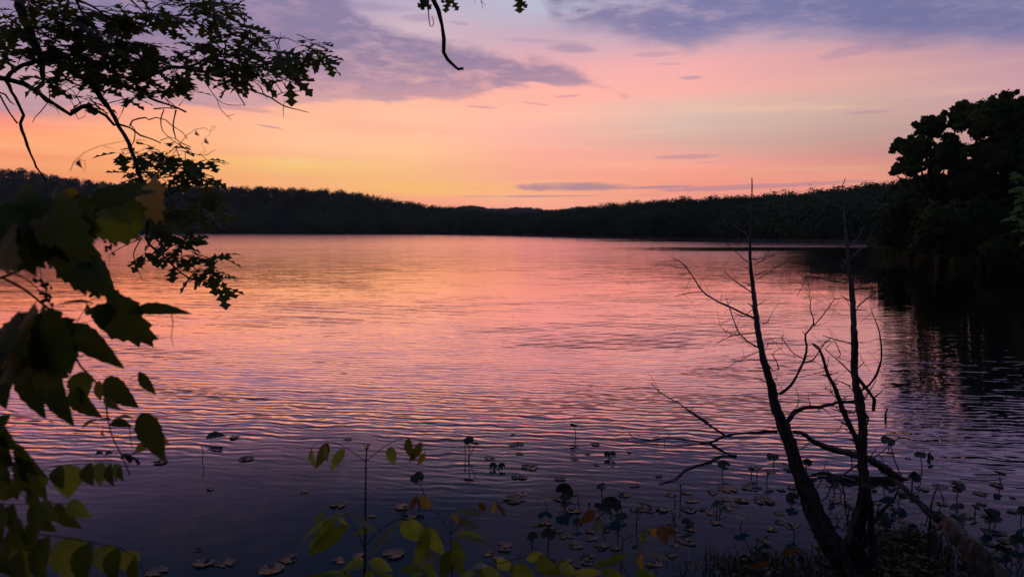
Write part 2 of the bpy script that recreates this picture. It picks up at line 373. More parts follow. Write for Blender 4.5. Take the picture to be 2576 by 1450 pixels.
def tube(mb, pts, rad, seg=6, step=0.1, jit=0.12, mi=0, knob=0.15, flute=0.0):
    fl = [random.uniform(1 - flute, 1 + flute * .5) for _ in range(seg)]
    if not isinstance(rad, (list, tuple)): rad = [rad] * len(pts)
    if len(rad) == 2 and len(pts) > 2:
        L = [0]
        for a, b in zip(pts, pts[1:]): L.append(L[-1] + (b - a).length)
        rad = [rad[0] + (rad[1] - rad[0]) * l / L[-1] for l in L]
    pts, rad = catmull([Vector(p) for p in pts], rad, step)
    n = len(pts); V = []; up = Vector((0.13, 0.31, 0.94)).normalized()
    for i, (p, r) in enumerate(zip(pts, rad)):
        t = (pts[min(i + 1, n - 1)] - pts[max(i - 1, 0)]).normalized()
        if i == 0: side = t.cross(up if abs(t.dot(up)) < 0.9 else Vector((1, 0, 0))).normalized()
        else: side = (side - t * side.dot(t)).normalized()
        b = t.cross(side)
        if 0 < i < n - 1: p = p + side * random.uniform(-1, 1) * r * jit * 2 + b * random.uniform(-1, 1) * r * jit * 2
        rr = r * random.uniform(1 - knob, 1 + knob)
        if flute: fl = [min(1.15, max(.6, f_ + random.uniform(-.05, .05))) for f_ in fl]
        for k in range(seg):
            a = 2 * math.pi * k / seg; q = rr * random.uniform(1 - knob * .6, 1 + knob * .6) * fl[k]
            V.append(p + side * math.cos(a) * q + b * math.sin(a) * q)
    F = [(i * seg + k, i * seg + (k + 1) % seg, (i + 1) * seg + (k + 1) % seg, (i + 1) * seg + k) for i in range(n - 1) for k in range(seg)]
    F.append(tuple(range(seg - 1, -1, -1))); F.append(tuple((n - 1) * seg + k for k in range(seg)))
    mb.add([tuple(v) for v in V], F, mi)
    return pts

# leaf shapes -----------------------------------------------------------
def prof(kind, n=12):
    T = np.linspace(0, 1, n + 1); w = []
    for i, t in enumerate(T):
        if kind == 'ovate': q = (math.sin(math.pi * t ** 0.75) ** 0.85) * (1 + (0.07 if i % 2 else -0.05)) * (1 - 0.25 * t)
        elif kind == 'lance': q = (math.sin(math.pi * t ** 0.85)) * (1 + (0.06 if i % 2 else -0.04))
        elif kind == 'oak':
            q = [0.03, 0.10, 0.34, 0.66, 0.22, 0.42, 1.0, 0.46, 0.26, 0.78, 0.42, 0.24, 0.0][min(i, 12)]
        w.append(max(q, 0.0))
    w[0] = max(w[0], 0.02); w[-1] = 0.0
    return T, w
PROF = {k: prof(k) for k in ('ovate', 'lance', 'oak')}
def leaf(mb, base, tip, width, kind='ovate', face=None, fold=0.25, droop=0.1, mi=0, sweep=0.0):
    base = Vector(base); tip = Vector(tip); ax = tip - base; L = ax.length; ax = ax / L
    face = Vector(face) if face is not None else Vector((random.uniform(-.5, .5), -1, random.uniform(-.2, .7)))
    face = (face - ax * face.dot(ax))
    face = face.normalized() if face.length > 1e-4 else Vector((0, -1, 0))
    side = ax.cross(face).normalized()
    T, Wd = PROF[kind]; n = len(T); V = []
    for t, w in zip(T, Wd):
        mid = base + ax * (L * t) + face * (droop * L * 4 * t * (1 - t))
        hw = w * width * 0.5; s = sweep * L * w
        V.append(mid); V.append(mid + side * hw + face * hw * fold + ax * s); V.append(mid - side * hw + face * hw * fold + ax * s)
    F = []
    for i in range(n - 1):
        a, b = i * 3, (i + 1) * 3
        F.append((a, b, b + 1, a + 1)); F.append((a, a + 2, b + 2, b))
    mb.add([tuple(v) for v in V], F, mi)
def palm_leaf(mb, base, tip, width, face=None, mi=0, bend=0.25, teeth=True):
    """broad toothed vine leaf; base = where the stalk meets the blade"""
    base = Vector(base); tip = Vector(tip); ax = tip - base; L = ax.length; ax = ax / L
    face = Vector(face) if face is not None else Vector((random.uniform(-.4, .4), -1, random.uniform(-.1, .6)))
    face = (face - ax * face.dot(ax)).normalized(); side = ax.cross(face).normalized()
    N = 44; rings = 3; V = [base]
    ph = random.uniform(0, 6)
    for j in range(1, rings + 1):
        for k in range(N):
            th = -math.pi + 2 * math.pi * k / N
            r = 0.50 + 0.50 * max(0, math.cos(th)) ** 3 + 0.22 * math.exp(-((abs(th) - 1.05) / 0.30) ** 2) + 0.10 * math.exp(-((abs(th) - 2.0) / 0.3) ** 2)
            if abs(th) > 2.75: r *= 0.45
            if teeth and j == rings: r *= 1 + (0.07 if k % 2 else -0.05) + random.uniform(-.02, .02)
            r *= j / rings
            u, v = math.cos(th) * r * L, math.sin(th) * r * width * 0.72
            q = base + ax * u + side * v + face * (-bend * (u * u + v * v) / L + 0.03 * L * math.sin(3 * th + ph) * r + 0.12 * abs(v))
            V.append(q)
    F = [(0, 1 + k, 1 + (k + 1) % N) for k in range(N)]
    for j in range(rings - 1):
        o = 1 + j * N
        for k in range(N):
            k2 = (k + 1) % N; F.append((o + k, o + N + k, o + N + k2, o + k2))
    mb.add([tuple(v) for v in V], F, mi)

# ------------------------------------------------------------------ water
mb = MB(); xs = [-3000, -900, -300, -100, -30, 0, 30, 100, 300, 900, 3000]; ys = [-30, 0, 10, 30, 80, 200, 400, 800, 1500, 3500]
vs = [(x, y, 0) for y in ys for x in xs]; fs = [(j * 11 + i, j * 11 + i + 1, (j + 1) * 11 + i + 1, (j + 1) * 11 + i) for j in range(9) for i in range(10)]
mb.add(vs, fs); water = mb.build('water', M['water']); tag(water, 'rippled lake reflecting the sunset sky', 'lake', kind='structure')

# ------------------------------------------------------------------ near bank (underfoot, dips under the lake)
def sstep(a, b, t): t = min(1, max(0, (t - a) / (b - a))); return t * t * (3 - 2 * t)
def bank_z(x, y):
    ysh = 4.8 + 0.55 * sstep(0.6, 2.2, x) + 0.12 * math.sin(x * 2.1) + 0.35 * sstep(4.0, 5.2, x)
    t = ysh - y
    if t < 0: return max(-0.6, t * 0.35)
    z = 0.12 * min(t, 1.0) + 1.35 * sstep(0.5, 4.2, t)
    return z + 0.03 * math.sin(x * 5 + y * 3) * min(1, t)
mb = MB(); nx_, ny_ = 90, 70
vs = [(-14 + 28 * i / nx_, -9 + 18 * j / ny_, bank_z(-14 + 28 * i / nx_, -9 + 18 * j / ny_)) for j in range(ny_ + 1) for i in range(nx_ + 1)]
fs = [(j * (nx_ + 1) + i, j * (nx_ + 1) + i + 1, (j + 1) * (nx_ + 1) + i + 1, (j + 1) * (nx_ + 1) + i) for j in range(ny_) for i in range(nx_)]
mb.add(vs, fs); tag(mb.build('bank', M['soil']), 'dark muddy bank at the edge of the lake', 'bank', kind='structure')

# ------------------------------------------------------------------ far shore, hills, woods
def interp(x, pts):
    return float(np.interp(x, [p[0] for p in pts], [p[1] for p in pts]))
SHORE = [(-700, 586.5), (0, 587), (600, 587.5), (1100, 588.8), (1250, 591), (1400, 594), (1600, 599), (1850, 605), (2000, 607.5), (2250, 611), (2700, 616), (3300, 622)]
SKY = [(-700, 415), (0, 424), (60, 424), (140, 434), (220, 452), (300, 462), (420, 464), (540, 467), (700, 470), (860, 478), (950, 494), (1050, 510), (1150, 525), (1200, 530), (1300, 531), (1400, 527), (1500, 514), (1600, 504), (1700, 497), (1850, 489), (2000, 481), (2100, 470), (2150, 463), (2230, 452), (2300, 446), (2500, 430), (3300, 400)]
def shoreY(px): return W(px, interp(px, SHORE)).y
def hill(px):
    s = shoreY(px); r = s * 1.18 + 40
    h = P(px, interp(px, SKY), r).z
    return s, r, h
mb = MB(); px_l = list(range(-700, 3301, 40)); T = [0, 0.03, 0.15, 0.35, 0.6, 0.85, 1.0, 1.4, 2.2]
V = []
for px in px_l:
    s, r, h = hill(px); hh = max(h - 10.0, 2)
    for t in T:
        Y = s + (r - s) * t; z = -0.3 if t == 0 else (0.25 if t == 0.03 else 0.4 + hh * sstep(0.0, 1.05, t) if t <= 1 else hh)
        V.append(((px - CX) / FPX * Y / (cp) , Y, z))
nT = len(T)
F = [(i * nT + j, (i + 1) * nT + j, (i + 1) * nT + j + 1, i * nT + j + 1) for i in range(len(px_l) - 1) for j in range(nT - 1)]
mb.add(V, F); tag(mb.build('hills', M['floor']), 'wooded hills rising round the far shore of the lake', 'hills', kind='structure')

def crown_template(n, seed, leafs, ry=1.0):
    """n leaf-clump quads spread through an uneven crown of unit radius; returns (n*4,3)"""
    g = np.random.default_rng(seed); nc = 16
    c = g.normal(size=(nc, 3)); c /= np.linalg.norm(c, axis=1)[:, None]; c *= g.uniform(0.25, 0.72, (nc, 1)); c[:, 2] = c[:, 2] * 1.0 + 0.05
    rad = g.uniform(0.26, 0.42, nc)
    which = g.integers(0, nc, n); dd = g.normal(size=(n, 3)); dd /= np.linalg.norm(dd, axis=1)[:, None]
    ctr = c[which] + dd * rad[which][:, None] * (g.uniform(0.55, 1.05, (n, 1)))
    k_ = g.random(n) < 0.35; ctr[k_] = dd[k_] * g.uniform(0.55, 0.84, (int(k_.sum()), 1))
    ctr[:, 2] *= ry
    nrm = dd + g.normal(size=(n, 3)) * 0.35 + np.array([0, 0, 0.35]); nrm /= np.linalg.norm(nrm, axis=1)[:, None]
    t = np.cross(nrm, g.normal(size=(n, 3))); t /= np.linalg.norm(t, axis=1)[:, None]; b = np.cross(nrm, t)
    s = leafs * g.uniform(0.6, 1.4, (n, 1)); s2 = s * g.uniform(0.4, 1.0, (n, 1))
    q = np.stack([ctr - t * s - b * s2 * .3, ctr - t * s * .2 - b * s2, ctr + t * s + b * s2 * .2, ctr + t * s * .1 + b * s2], axis=1)
    return q.reshape(-1, 3)
TEMPL = [crown_template(620, 100 + k, 0.085, 1.05) for k in range(10)]
TEMPL_NEAR = [crown_template(1200, 300 + k, 0.052, 1.05) for k in range(10)]
def wood(name, label, x0, x1, ncol, nrow, group=None, mat='far', rscale=1.0, t0=0.015, templ=None):
    templ = templ or TEMPL
    parts = []
    for j in range(nrow):
        t = t0 + (1.0 - t0) * (j / (nrow - 1)) ** 1.15
        for i in range(ncol):
            px = x0 + (x1 - x0) * (i + random.uniform(-.1, 1.1)) / ncol
            s, r, h = hill(px); hh = max(h - 10.0, 2); tt = min(1.02, max(0.008, t + random.uniform(-.06, .06) * (0.15 if j == 0 else 1)))
            Y = s + (r - s) * tt + (1 if j == 0 else 0); z = 0.3 + hh * sstep(0, 1.05, tt)
            hcr = random.uniform(6.2, 7.6) * rscale; rr = random.uniform(5.6, 9.0) * rscale
            a = random.uniform(0, 6.28); ca, sa = math.cos(a), math.sin(a)
            q = templ[random.randrange(10)].copy()
            q = np.stack([q[:, 0] * ca - q[:, 1] * sa, q[:, 0] * sa + q[:, 1] * ca, q[:, 2]], 1) * np.array([rr, rr, hcr])
            X = (px - CX) / FPX * Y / cp
            parts.append(q + np.array([X, Y, z + hcr * (random.uniform(.5, .82) if j else 0.6)]))
    V = np.concatenate(parts); V[:, 2] = np.maximum(V[:, 2], 0.2)
    o = fast_mesh(name, V, 4, M[mat]); tag(o, label, 'wood', group, 'stuff'); return o
wood('wood', 'dark wood covering the long hill on the left and middle of the far shore', -500, 1215, 105, 9)
wood('wood', 'dark green wood covering the hill that rises on the right of the far shore', 1200, 3100, 165, 10, rscale=0.85, templ=TEMPL_NEAR)
# farthest ridge, closing the valley
parts = []; V = []; F = []
for i in range(90):
    px = 1080 + i * 5; Y = 1700 + 120 * math.sin(i * 0.3)
    h = P(px, 527 + 3 * math.sin(i * 0.23) - 2.5 * math.sin(i * 0.081), Y).z
    for k in range(3):
        q = TEMPL[(i + k) % 10] * np.array([12, 12, 10]); parts.append(q + np.array([(px - CX) / FPX * Y / cp + random.uniform(-6, 6), Y + k * 15, h - 4 + random.uniform(-3, 2)]))
o = fast_mesh('wood', np.concatenate(parts), 4, M['far']); tag(o, 'pale distant wood on the low ridge closing the valley between the hills', 'wood', kind='stuff')
mb = MB()
for i in range(30):
    px = 1000 + i * 20; Y = 1750; h = P(px, 533, Y).z; X = (px - CX) / FPX * Y / cp
    V += [(X, Y - 300, 0.3), (X, Y, h), (X, Y + 300, h)]
F = [(i * 3 + k, (i + 1) * 3 + k, (i + 1) * 3 + k + 1, i * 3 + k + 1) for i in range(29) for k in range(2)]
mb.add(V, F); tag(mb.build('ridge', M['floor']), 'low distant ridge at the end of the valley', 'hill', kind='structure')
# reeds along the far right shore
def blades(name, label, pts_fn, n, hmin, hmax, w, mat, cat, lean=0.3):
    Q = []
    for i in range(n):
        p = pts_fn(); h = random.uniform(hmin, hmax); a = random.uniform(0, 6.28); l = random.uniform(0, lean) * h; ww = w * random.uniform(.6, 1.3)
        dx_, dy_ = math.cos(a) * ww, math.sin(a) * ww; lx, ly = math.cos(a + 1.3) * l, math.sin(a + 1.3) * l
        Q += [(p[0] - dx_, p[1] - dy_, p[2]), (p[0] + dx_, p[1] + dy_, p[2]), (p[0] + dx_ * .7 + lx * .45, p[1] + dy_ * .7 + ly * .45, p[2] + h * .6), (p[0] + lx, p[1] + ly, p[2] + h)]
    o = fast_mesh(name, np.array(Q), 4, M[mat]); tag(o, label, cat, kind='stuff'); return o
def reedpt():
    px = random.uniform(1150, 2340); s = shoreY(px); Y = s * random.uniform(0.965, 1.02); return ((px - CX) / FPX * Y / cp, Y, -0.1)
blades('reeds', 'pale low reeds along the right part of the far shore', reedpt, 26000, 0.35, 0.9, 0.22, 'reed', 'reeds')

# ------------------------------------------------------------------ big trees on the right (about 55-60 m away)
NL = 3.6
def big_tree(name, label, px, basepx_y, Y, crowns, trunk_r, mat='near_tree', group=None, nleaf=9000, lsize=0.20, cat='tree'):
    b = P(px, basepx_y, Y); b.z = 0.35
    root = empty(name, b); tag(root, label, cat, group)
    tm = MB(); cpts = []
    top = None
    for (cx_, cy_, rx, ry_, w) in crowns:
        c_ = P(cx_, cy_, Y + random.uniform(-2.5, 2.5)); cpts.append((c_, rx / FPX * Y, ry_ / FPX * Y, w))
    zmax = max(c_[0].z for c_ in cpts); xm = sum(c_[0].x for c_ in cpts) / len(cpts)
    top = Vector((xm, Y, zmax * 0.8)); mid = b.lerp(top, 0.45) + Vector((random.uniform(-.5, .5), 0, 0))
    tube(tm, [b - Vector((0, 0, .6)), b + Vector((0, 0, 1.2)), mid, top], [trunk_r * 1.35, trunk_r, trunk_r * .7, trunk_r * .25], 8, 0.8)
    tm.build('trunk', M['bark'], root)
    lm = MB()
    for c_, rx, ry_, w in cpts:
        s0 = b.lerp(top, min(0.9, max(0.2, (c_.z - 2.5) / (zmax + .01)))) if c_.z > 2.5 else b.lerp(top, .15)
        tube(lm, [s0, s0.lerp(c_, .5) + Vector((0, 0, -.3)), c_], [trunk_r * .35, trunk_r * .22, trunk_r * .08], 5, 0.7)
    lm.build('limbs', M['bark'], root)
    tot = sum(rx * ry_ for _, rx, ry_, _ in cpts); Q = []
    for c_, rx, ry_, w in cpts:
        n = int(nleaf * NL * rx * ry_ / tot)
        g = np.random.default_rng(random.randrange(10 ** 6)); nc = max(14, int(46 * w))
        cc = g.normal(size=(nc, 3)); cc /= np.linalg.norm(cc, axis=1)[:, None]; cc *= g.uniform(0.05, 0.98, (nc, 1)) ** .6; rad = g.uniform(.05, .22, nc)
        wh = g.integers(0, nc, n); dd = g.normal(size=(n, 3)); dd /= np.linalg.norm(dd, axis=1)[:, None]
        ctr = (cc[wh] + dd * rad[wh][:, None] * g.uniform(.2, 1.0, (n, 1)) ** .7 * g.choice([1.0, 1.15, 1.6], (n, 1), p=[.75, .17, .08])) * np.array([rx, min(rx, 3.2), ry_]) + np.array(c_)
        k_ = g.random(n) < 0.4; ctr[k_] = dd[k_] * (g.uniform(.2, 1.0, (int(k_.sum()), 1)) ** .4) * np.array([rx, min(rx, 3.2), ry_]) * .62 + np.array(c_)
        nrm = dd + g.normal(size=(n, 3)) * .45; nrm /= np.linalg.norm(nrm, axis=1)[:, None]
        t = np.cross(nrm, g.normal(size=(n, 3))); t /= np.linalg.norm(t, axis=1)[:, None]; bb = np.cross(nrm, t)
        s = lsize * .72 * g.uniform(.5, 1.4, (n, 1)); s2 = s * g.uniform(.5, 1., (n, 1))
        Q.append(np.stack([ctr - t * s, ctr - bb * s2, ctr + t * s * 1.1 + bb * s2 * .2, ctr + bb * s2], 1).reshape(-1, 3))
    V = np.concatenate(Q); V[:, 2] = np.maximum(V[:, 2], 0.15)
    fast_mesh('crown', V - np.array(b), 4, M[mat], root); return root
big_tree('broadleaf_tree', 'tall dark tree with layered tufted crown, leftmost of the near trees on the right shore', 2370, 664, 58,
         [(2300,372,56,38,1),(2345,320,48,38,1),(2290,420,42,28,.8),(2385,390,60,55,1),(2425,290,45,48,1),(2340,455,62,30,1),(2400,480,60,60,1),(2262,362,20,16,.5),(2250,432,14,10,.5)], 0.38, nleaf=15000)
big_tree('broadleaf_tree', 'tallest dark tree at the right edge, crown reaching out of the frame', 2520, 672, 55,
         [(2480,300,62,60,1),(2545,290,60,65,1),(2500,390,75,70,1),(2580,380,70,80,1),(2450,450,60,60,1),(2540,480,80,70,1),(2630,300,60,70,1),(2620,440,70,90,1)], 0.45, nleaf=20000)
big_tree('broadleaf_tree', 'low spreading tree leaning over the water beneath the tall trees on the right', 2470, 668, 52,
         [(2400,560,80,60,1.2),(2480,560,80,70,1.2),(2560,570,80,80,1.2),(2330,600,50,45,1),(2420,620,70,40,1.2),(2520,625,80,42,1.2),(2620,600,80,75,1.2),(2350,545,50,45,1)], 0.22, nleaf=17000, lsize=0.17)
big_tree('broadleaf_tree', 'olive green rounded tree behind the leftmost tall tree on the right shore', 2290, 640, 72,
         [(2270,500,55,45,1),(2320,540,60,60,1),(2250,560,50,50,1),(2290,600,65,35,1),(2230,600,36,24,.8)], 0.25, nleaf=12000, lsize=0.2)
big_tree('broadleaf_tree', 'dark tree standing behind the tallest tree at the right edge', 2600, 660, 66,
         [(2560,330,70,70,1),(2640,330,80,90,1),(2580,450,90,90,1),(2680,450,90,110,1),(2600,570,110,80,1.2),(2720,570,90,80,1)], 0.4, nleaf=12000, lsize=0.25)
parts = []
for i in range(150):
    px = random.uniform(2215, 3150); w = W(px, float(np.interp(px, [2180, 2260, 2340, 2420, 2520, 2640, 2900, 3300], [628, 634, 650, 664, 674, 684, 712, 780]))); q = random.uniform(1.0, 1.12)
    r_ = random.uniform(1.0, 2.0) * (1 if px < 2650 else 2.2); a = random.uniform(0, 6.28); ca, sa = math.cos(a), math.sin(a); T_ = TEMPL_NEAR[i % 10]
    T_ = np.stack([T_[:, 0] * ca - T_[:, 1] * sa, T_[:, 0] * sa + T_[:, 1] * ca, T_[:, 2]], 1)
    parts.append(T_ * np.array([r_ * 1.3, r_ * 1.1, r_]) + np.array([w.x * q, w.y * q, r_ * .75 + .2]))
V = np.concatenate(parts); V[:, 2] = np.maximum(V[:, 2], .03)
tag(fast_mesh('thicket', V, 4, M['near_tree']), 'dense dark thicket along the water under the near trees on the right', 'thicket', kind='stuff')
# land under these trees
mb = MB(); V = []; SH2 = [(2180, 628), (2260, 634), (2340, 650), (2420, 664), (2520, 674), (2640, 684), (2900, 712), (3300, 780)]
for px, py in SH2:
    w = W(px, py); 
    for k, (q, z) in enumerate(((0.98, -0.2), (1.0, 0.1), (1.05, 0.35), (1.5, 1.2), (2.4, 3.0))): V.append((w.x * q, w.y * q, z))
F = [(i * 5 + k, (i + 1) * 5 + k, (i + 1) * 5 + k + 1, i * 5 + k + 1) for i in range(len(SH2) - 1) for k in range(4)]
mb.add(V, F); tag(mb.build('shore', M['floor']), 'dark shore under the near trees on the right', 'shore', kind='structure')
def under_pt():
    px = random.uniform(2200, 2760); w = W(px, interp(px, SH2)); q = random.uniform(.985, 1.05); return (w.x * q, w.y * q, 0.0)
blades('undergrowth', 'low undergrowth at the water under the near trees on the right', under_pt, 9000, 0.3, 1.3, 0.10, 'near_tree', 'undergrowth')

# ------------------------------------------------------------------ oak overhanging from the upper left
S1 = 0.3331
def c1(x, y): return (x * S1, y * S1)
def c2(x, y): return (x * 0.311, 450.7 + y * 0.311)
oak_base = Vector((-5.6, 3.2, bank_z(-5.6, 3.2)))
oak = empty('oak_tree', oak_base); tag(oak, 'dark oak whose leafy limbs hang into the picture from the upper left', 'tree')
OY = 5.0
class Br:
    def __init__(s, pts, w0, w1, y0=OY, y1=None): s.pts = pts; s.w0 = w0; s.w1 = w1; s.y0 = y0; s.y1 = y0 if y1 is None else y1
def br3d(b, pre=None):
    n = len(b.pts); out_ = []
    for i, (x, y) in enumerate(b.pts):
        Y = b.y0 + (b.y1 - b.y0) * i / max(1, n - 1) ; out_.append(P(x, y, Y))
    return (pre or []) + out_
attach = []          # points that twigs may start from
def add_branch(b, name='branch', parent=oak, mat='bark', pre=None, step=0.06, seg=6, knob=.18, jit=.15, pre_r=None):
    pts = br3d(b, pre); ym = (b.y0 + b.y1) / 2
    r0, r1 = b.w0 / 2 / FPX * b.y0, b.w1 / 2 / FPX * b.y1
    np_ = len(pre or [])
    rad = [(pre_r or r0)] * np_ + [r0 + (r1 - r0) * i / max(1, len(b.pts) - 1) for i in range(len(b.pts))]
    mb = MB(); pp = tube(mb, pts, rad, seg, step, jit, knob=knob)
    attach.extend(pp[len(pp) // 4:])
    return mb.build(name, M[mat], parent)
trunk_mb = MB()
tube(trunk_mb, [oak_base - Vector((0, 0, .3)), oak_base + Vector((.05, .1, 1.2)), Vector((-5.3, 3.6, 3.2)), Vector((-5.0, 4.0, 5.2)), Vector((-4.9, 4.2, 7.5))], [.42, .3, .26, .22, .12], 12, .25, .05)
trunk_mb.build('trunk', M['bark'], oak)
J1 = Vector((-5.0, 4.0, 5.2)); J2 = Vector((-5.25, 3.7, 3.9))
add_branch(Br([(38, -60), c1(140, 0), c1(170, 120), c1(250, 300), c1(310, 440), c1(322, 560), c1(325, 640)], 24, 9, 5.2, 4.8), pre=[J1, Vector((-4.4, 4.8, 5.5))], pre_r=.06)
add_branch(Br([c1(300, 430), c1(450, 480), c1(560, 550), c1(700, 640), c1(760, 740), c1(830, 830), c1(900, 950), c1(970, 1080), c1(1010, 1180), c1(1040, 1290), c1(1090, 1390), (370, 469), (374, 528), (368, 591), (373, 612), (407, 640), (435, 668), (476, 700), (513, 702), (544, 714)], 15, 2.5, 4.9, 4.5))
add_branch(Br([(-60, 192), c1(0, 592), c1(50, 592), c1(130, 620), c1(230, 660), c1(350, 750), c1(450, 810), c1(530, 865), c1(620, 805), c1(740, 840), c1(800, 870), c1(860, 945), c1(900, 940), c1(980, 965), c1(1060, 1020), c1(1150, 1050), c1(1215, 1080)], 16, 3.5, 4.9, 5.0), pre=[J2, Vector((-4.6, 4.5, 4.05))], pre_r=.05)
add_branch(Br([c1(50, 595), c1(120, 520), c1(230, 480), c1(310, 450)], 12, 10))
add_branch(Br([c1(40, 600), c1(90, 690), c1(140, 780), c1(178, 870), c1(150, 930), c1(185, 1040), c1(230, 1160), c1(262, 1220), c1(270, 1260), c1(310, 1310), c1(350, 1370)], 9, 3.5))
add_branch(Br([(-20, 225), c1(0, 720), c1(40, 800), c1(130, 930)], 5, 4))
add_branch(Br([c1(330, 440), c1(600, 420), c1(820, 520), c1(950, 590), c1(1010, 620), c1(1090, 700), c1(1130, 740), c1(1250, 780), c1(1340, 815), c1(1405, 845)], 9, 4.5, 4.9, 5.4))
add_branch(Br([c1(980, 610), c1(1090, 600), c1(1200, 540), c1(1300, 505), c1(1400, 510), c1(1500, 480), c1(1600, 420), c1(1700, 410), c1(1850, 430), c1(2000, 470), c1(2120, 500), c1(2180, 530), c1(2270, 580), c1(2340, 612)], 10, 1.5, 5.0, 5.8))
add_branch(Br([c1(1380, 508), c1(1520, 540), c1(1650, 540), c1(1750, 590), c1(1850, 660), c1(2050, 740), c1(2140, 800), c1(2260, 830), c1(2330, 850)], 7, 1.5, 5.2, 5.6))
for bb, w0, w1 in (
    ([c1(560, -40), c1(620, 100), c1(680, 190), c1(740, 240), c1(830, 290), c1(1000, 330)], 7, 2),
    ([c1(540, -20), c1(700, 50), c1(780, 110), c1(850, 145), c1(1000, 180), c1(1100, 175), c1(1130, 130)], 7, 2),
    ([c1(970, -20), c1(1050, 60), c1(1130, 130), c1(1220, 170)], 5, 2),
    ([c1(1300, -40), c1(1420, 60), c1(1550, 120), c1(1640, 140)], 4, 1.5),
    ([c1(1420, 205), c1(1500, 160), c1(1580, 210), c1(1650, 280), c1(1700, 330), c1(1700, 410)], 2, 4),
    ([c1(2180, 530), c1(2240, 480), c1(2300, 440), c1(2335, 370)], 3, 1.5),
    ([c1(1890, 430), c1(1900, 330), c1(1880, 220)], 3, 1.5),
    ([c1(1700, 330), c1(1780, 220), c1(1850, 180)], 3, 1.5),
    ([c1(2000, 330), c1(2080, 300), c1(2155, 272)], 3, 1.2), ([c1(2115, 290), c1(2118, 240)], 1.6, 1.2),
    ([c1(2190, 535), c1(2250, 550), c1(2370, 600)], 2, 1),
    ([c1(2050, 740), c1(2130, 700), c1(2230, 690), c1(2315, 675)], 3, 1.5), ([c1(2140, 800), c1(2140, 885)], 2, 1.2), ([c1(2140, 800), c1(2152, 740)], 1.2, .8),
    ([c1(1510, 560), c1(1560, 640), c1(1640, 750), c1(1720, 790), c1(1850, 795)], 2.6, 1.2),
    ([c1(1640, 750), c1(1670, 830), c1(1720, 880), c1(1755, 915)], 2, 1), ([c1(1715, 875), c1(1770, 865)], 1.3, .8),
    ([c1(1540, 560), c1(1610, 640), c1(1680, 690), c1(1715, 690)], 2, 1),
    ([c1(420, 650), c1(490, 700), c1(560, 800)], 3, 1.5), ([c1(240, 520), c1(330, 560), c1(490, 690), c1(640, 745), c1(700, 730)], 3, 1.5),
    ([c1(365, 640), c1(375, 750), c1(300, 850), c1(270, 880), c1(245, 925)], 3, 1.5), ([c1(370, 790), c1(430, 820), c1(452, 870)], 2, 1),
    ([c1(570, 855), c1(590, 900), c1(640, 880), c1(648, 840)], 2, 1), ([c1(890, 910), c1(918, 855)], 1.5, .8),
    ([c1(1350, 800), c1(1400, 740)], 2, 1), ([c1(0, 700), c1(40, 715), c1(80, 770), c1(110, 790)], 5, 2),
    ([c2(1145, 470), c2(1080, 610), c2(1120, 740), c2(1160, 820), c2(1215, 826)], 2.8, 1),
    ([c2(1150, 480), c2(1040, 520), c2(930, 580), c2(870, 620)], 3, 1.2), ([c2(890, 610), c2(880, 690)], 1.5, .8),
    ([c2(1460, 740), c2(1540, 750), c2(1620, 710), c2(1720, 660)], 2.4, 1), ([c2(1440, 725), c2(1475, 680), c2(1470, 600)], 2, 1),
    ([c2(1530, 800), c2(1560, 760)], 1.6, 1),
    ([c1(1160, 822), c1(1250, 815), c1(1340, 820), c1(1370, 830)], 3, 3.5),
    ([c1(1330, 830), c1(1310, 930), c1(1310, 980), c1(1330, 1050), c1(1370, 1080), c1(1440, 1110)], 4, 2),
    ([c1(1240, 825), c1(1215, 900), c1(1225, 980), c1(1280, 1040), c1(1350, 1090), c1(1430, 1130)], 3, 1.5),
    ([c1(980, 950), c1(1000, 910), c1(1100, 888), c1(1120, 905), c1(1180, 885), c1(1250, 905), c1(1300, 950), c1(1380, 1000), c1(1415, 1050)], 4, 1.8),
    ([c1(1350, 1080), c1(1420, 1140), c1(1500, 1170), c1(1560, 1170), c1(1625, 1130)], 2.5, 1),
    ([c1(985, 940), c1(1020, 980), c1(1012, 1060), c1(990, 1110)], 2.8, 2.5),
    ([c1(1210, 1060), c1(1280, 1035), c1(1330, 1050)], 2.2, 1.5), ([c1(1030, 1055), c1(1110, 1062)], 1.5, .8),
    ([c1(850, 1210), c1(900, 1180), c1(985, 1150)], 1.5, 2), ([c1(1010, 1190), c1(1150, 1200), c1(1300, 1190), c1(1480, 1210)], 2.5, 1),
    ([c1(1040, 1310), c1(1180, 1270), c1(1350, 1270), c1(1520, 1300)], 2.5, 1), ([c1(1090, 1390), c1(1160, 1300), c1(1230, 1220)], 2, 1),
    ([c2(1190, 140), c2(1300, 120), c2(1400, 110), c2(1520, 0), c2(1600, -60)], 5, 1.5), ([c2(1440, 90), c2(1520, 160), c2(1640, 160), c2(1740, 220)], 2.5, 1),
    ([c2(1200, 300), c2(1300, 210), c2(1420, 190)], 2.5, 1)):
    add_branch(Br(bb, w0, w1, OY + random.uniform(-.25, .35)), name='twig', step=.05, seg=5)
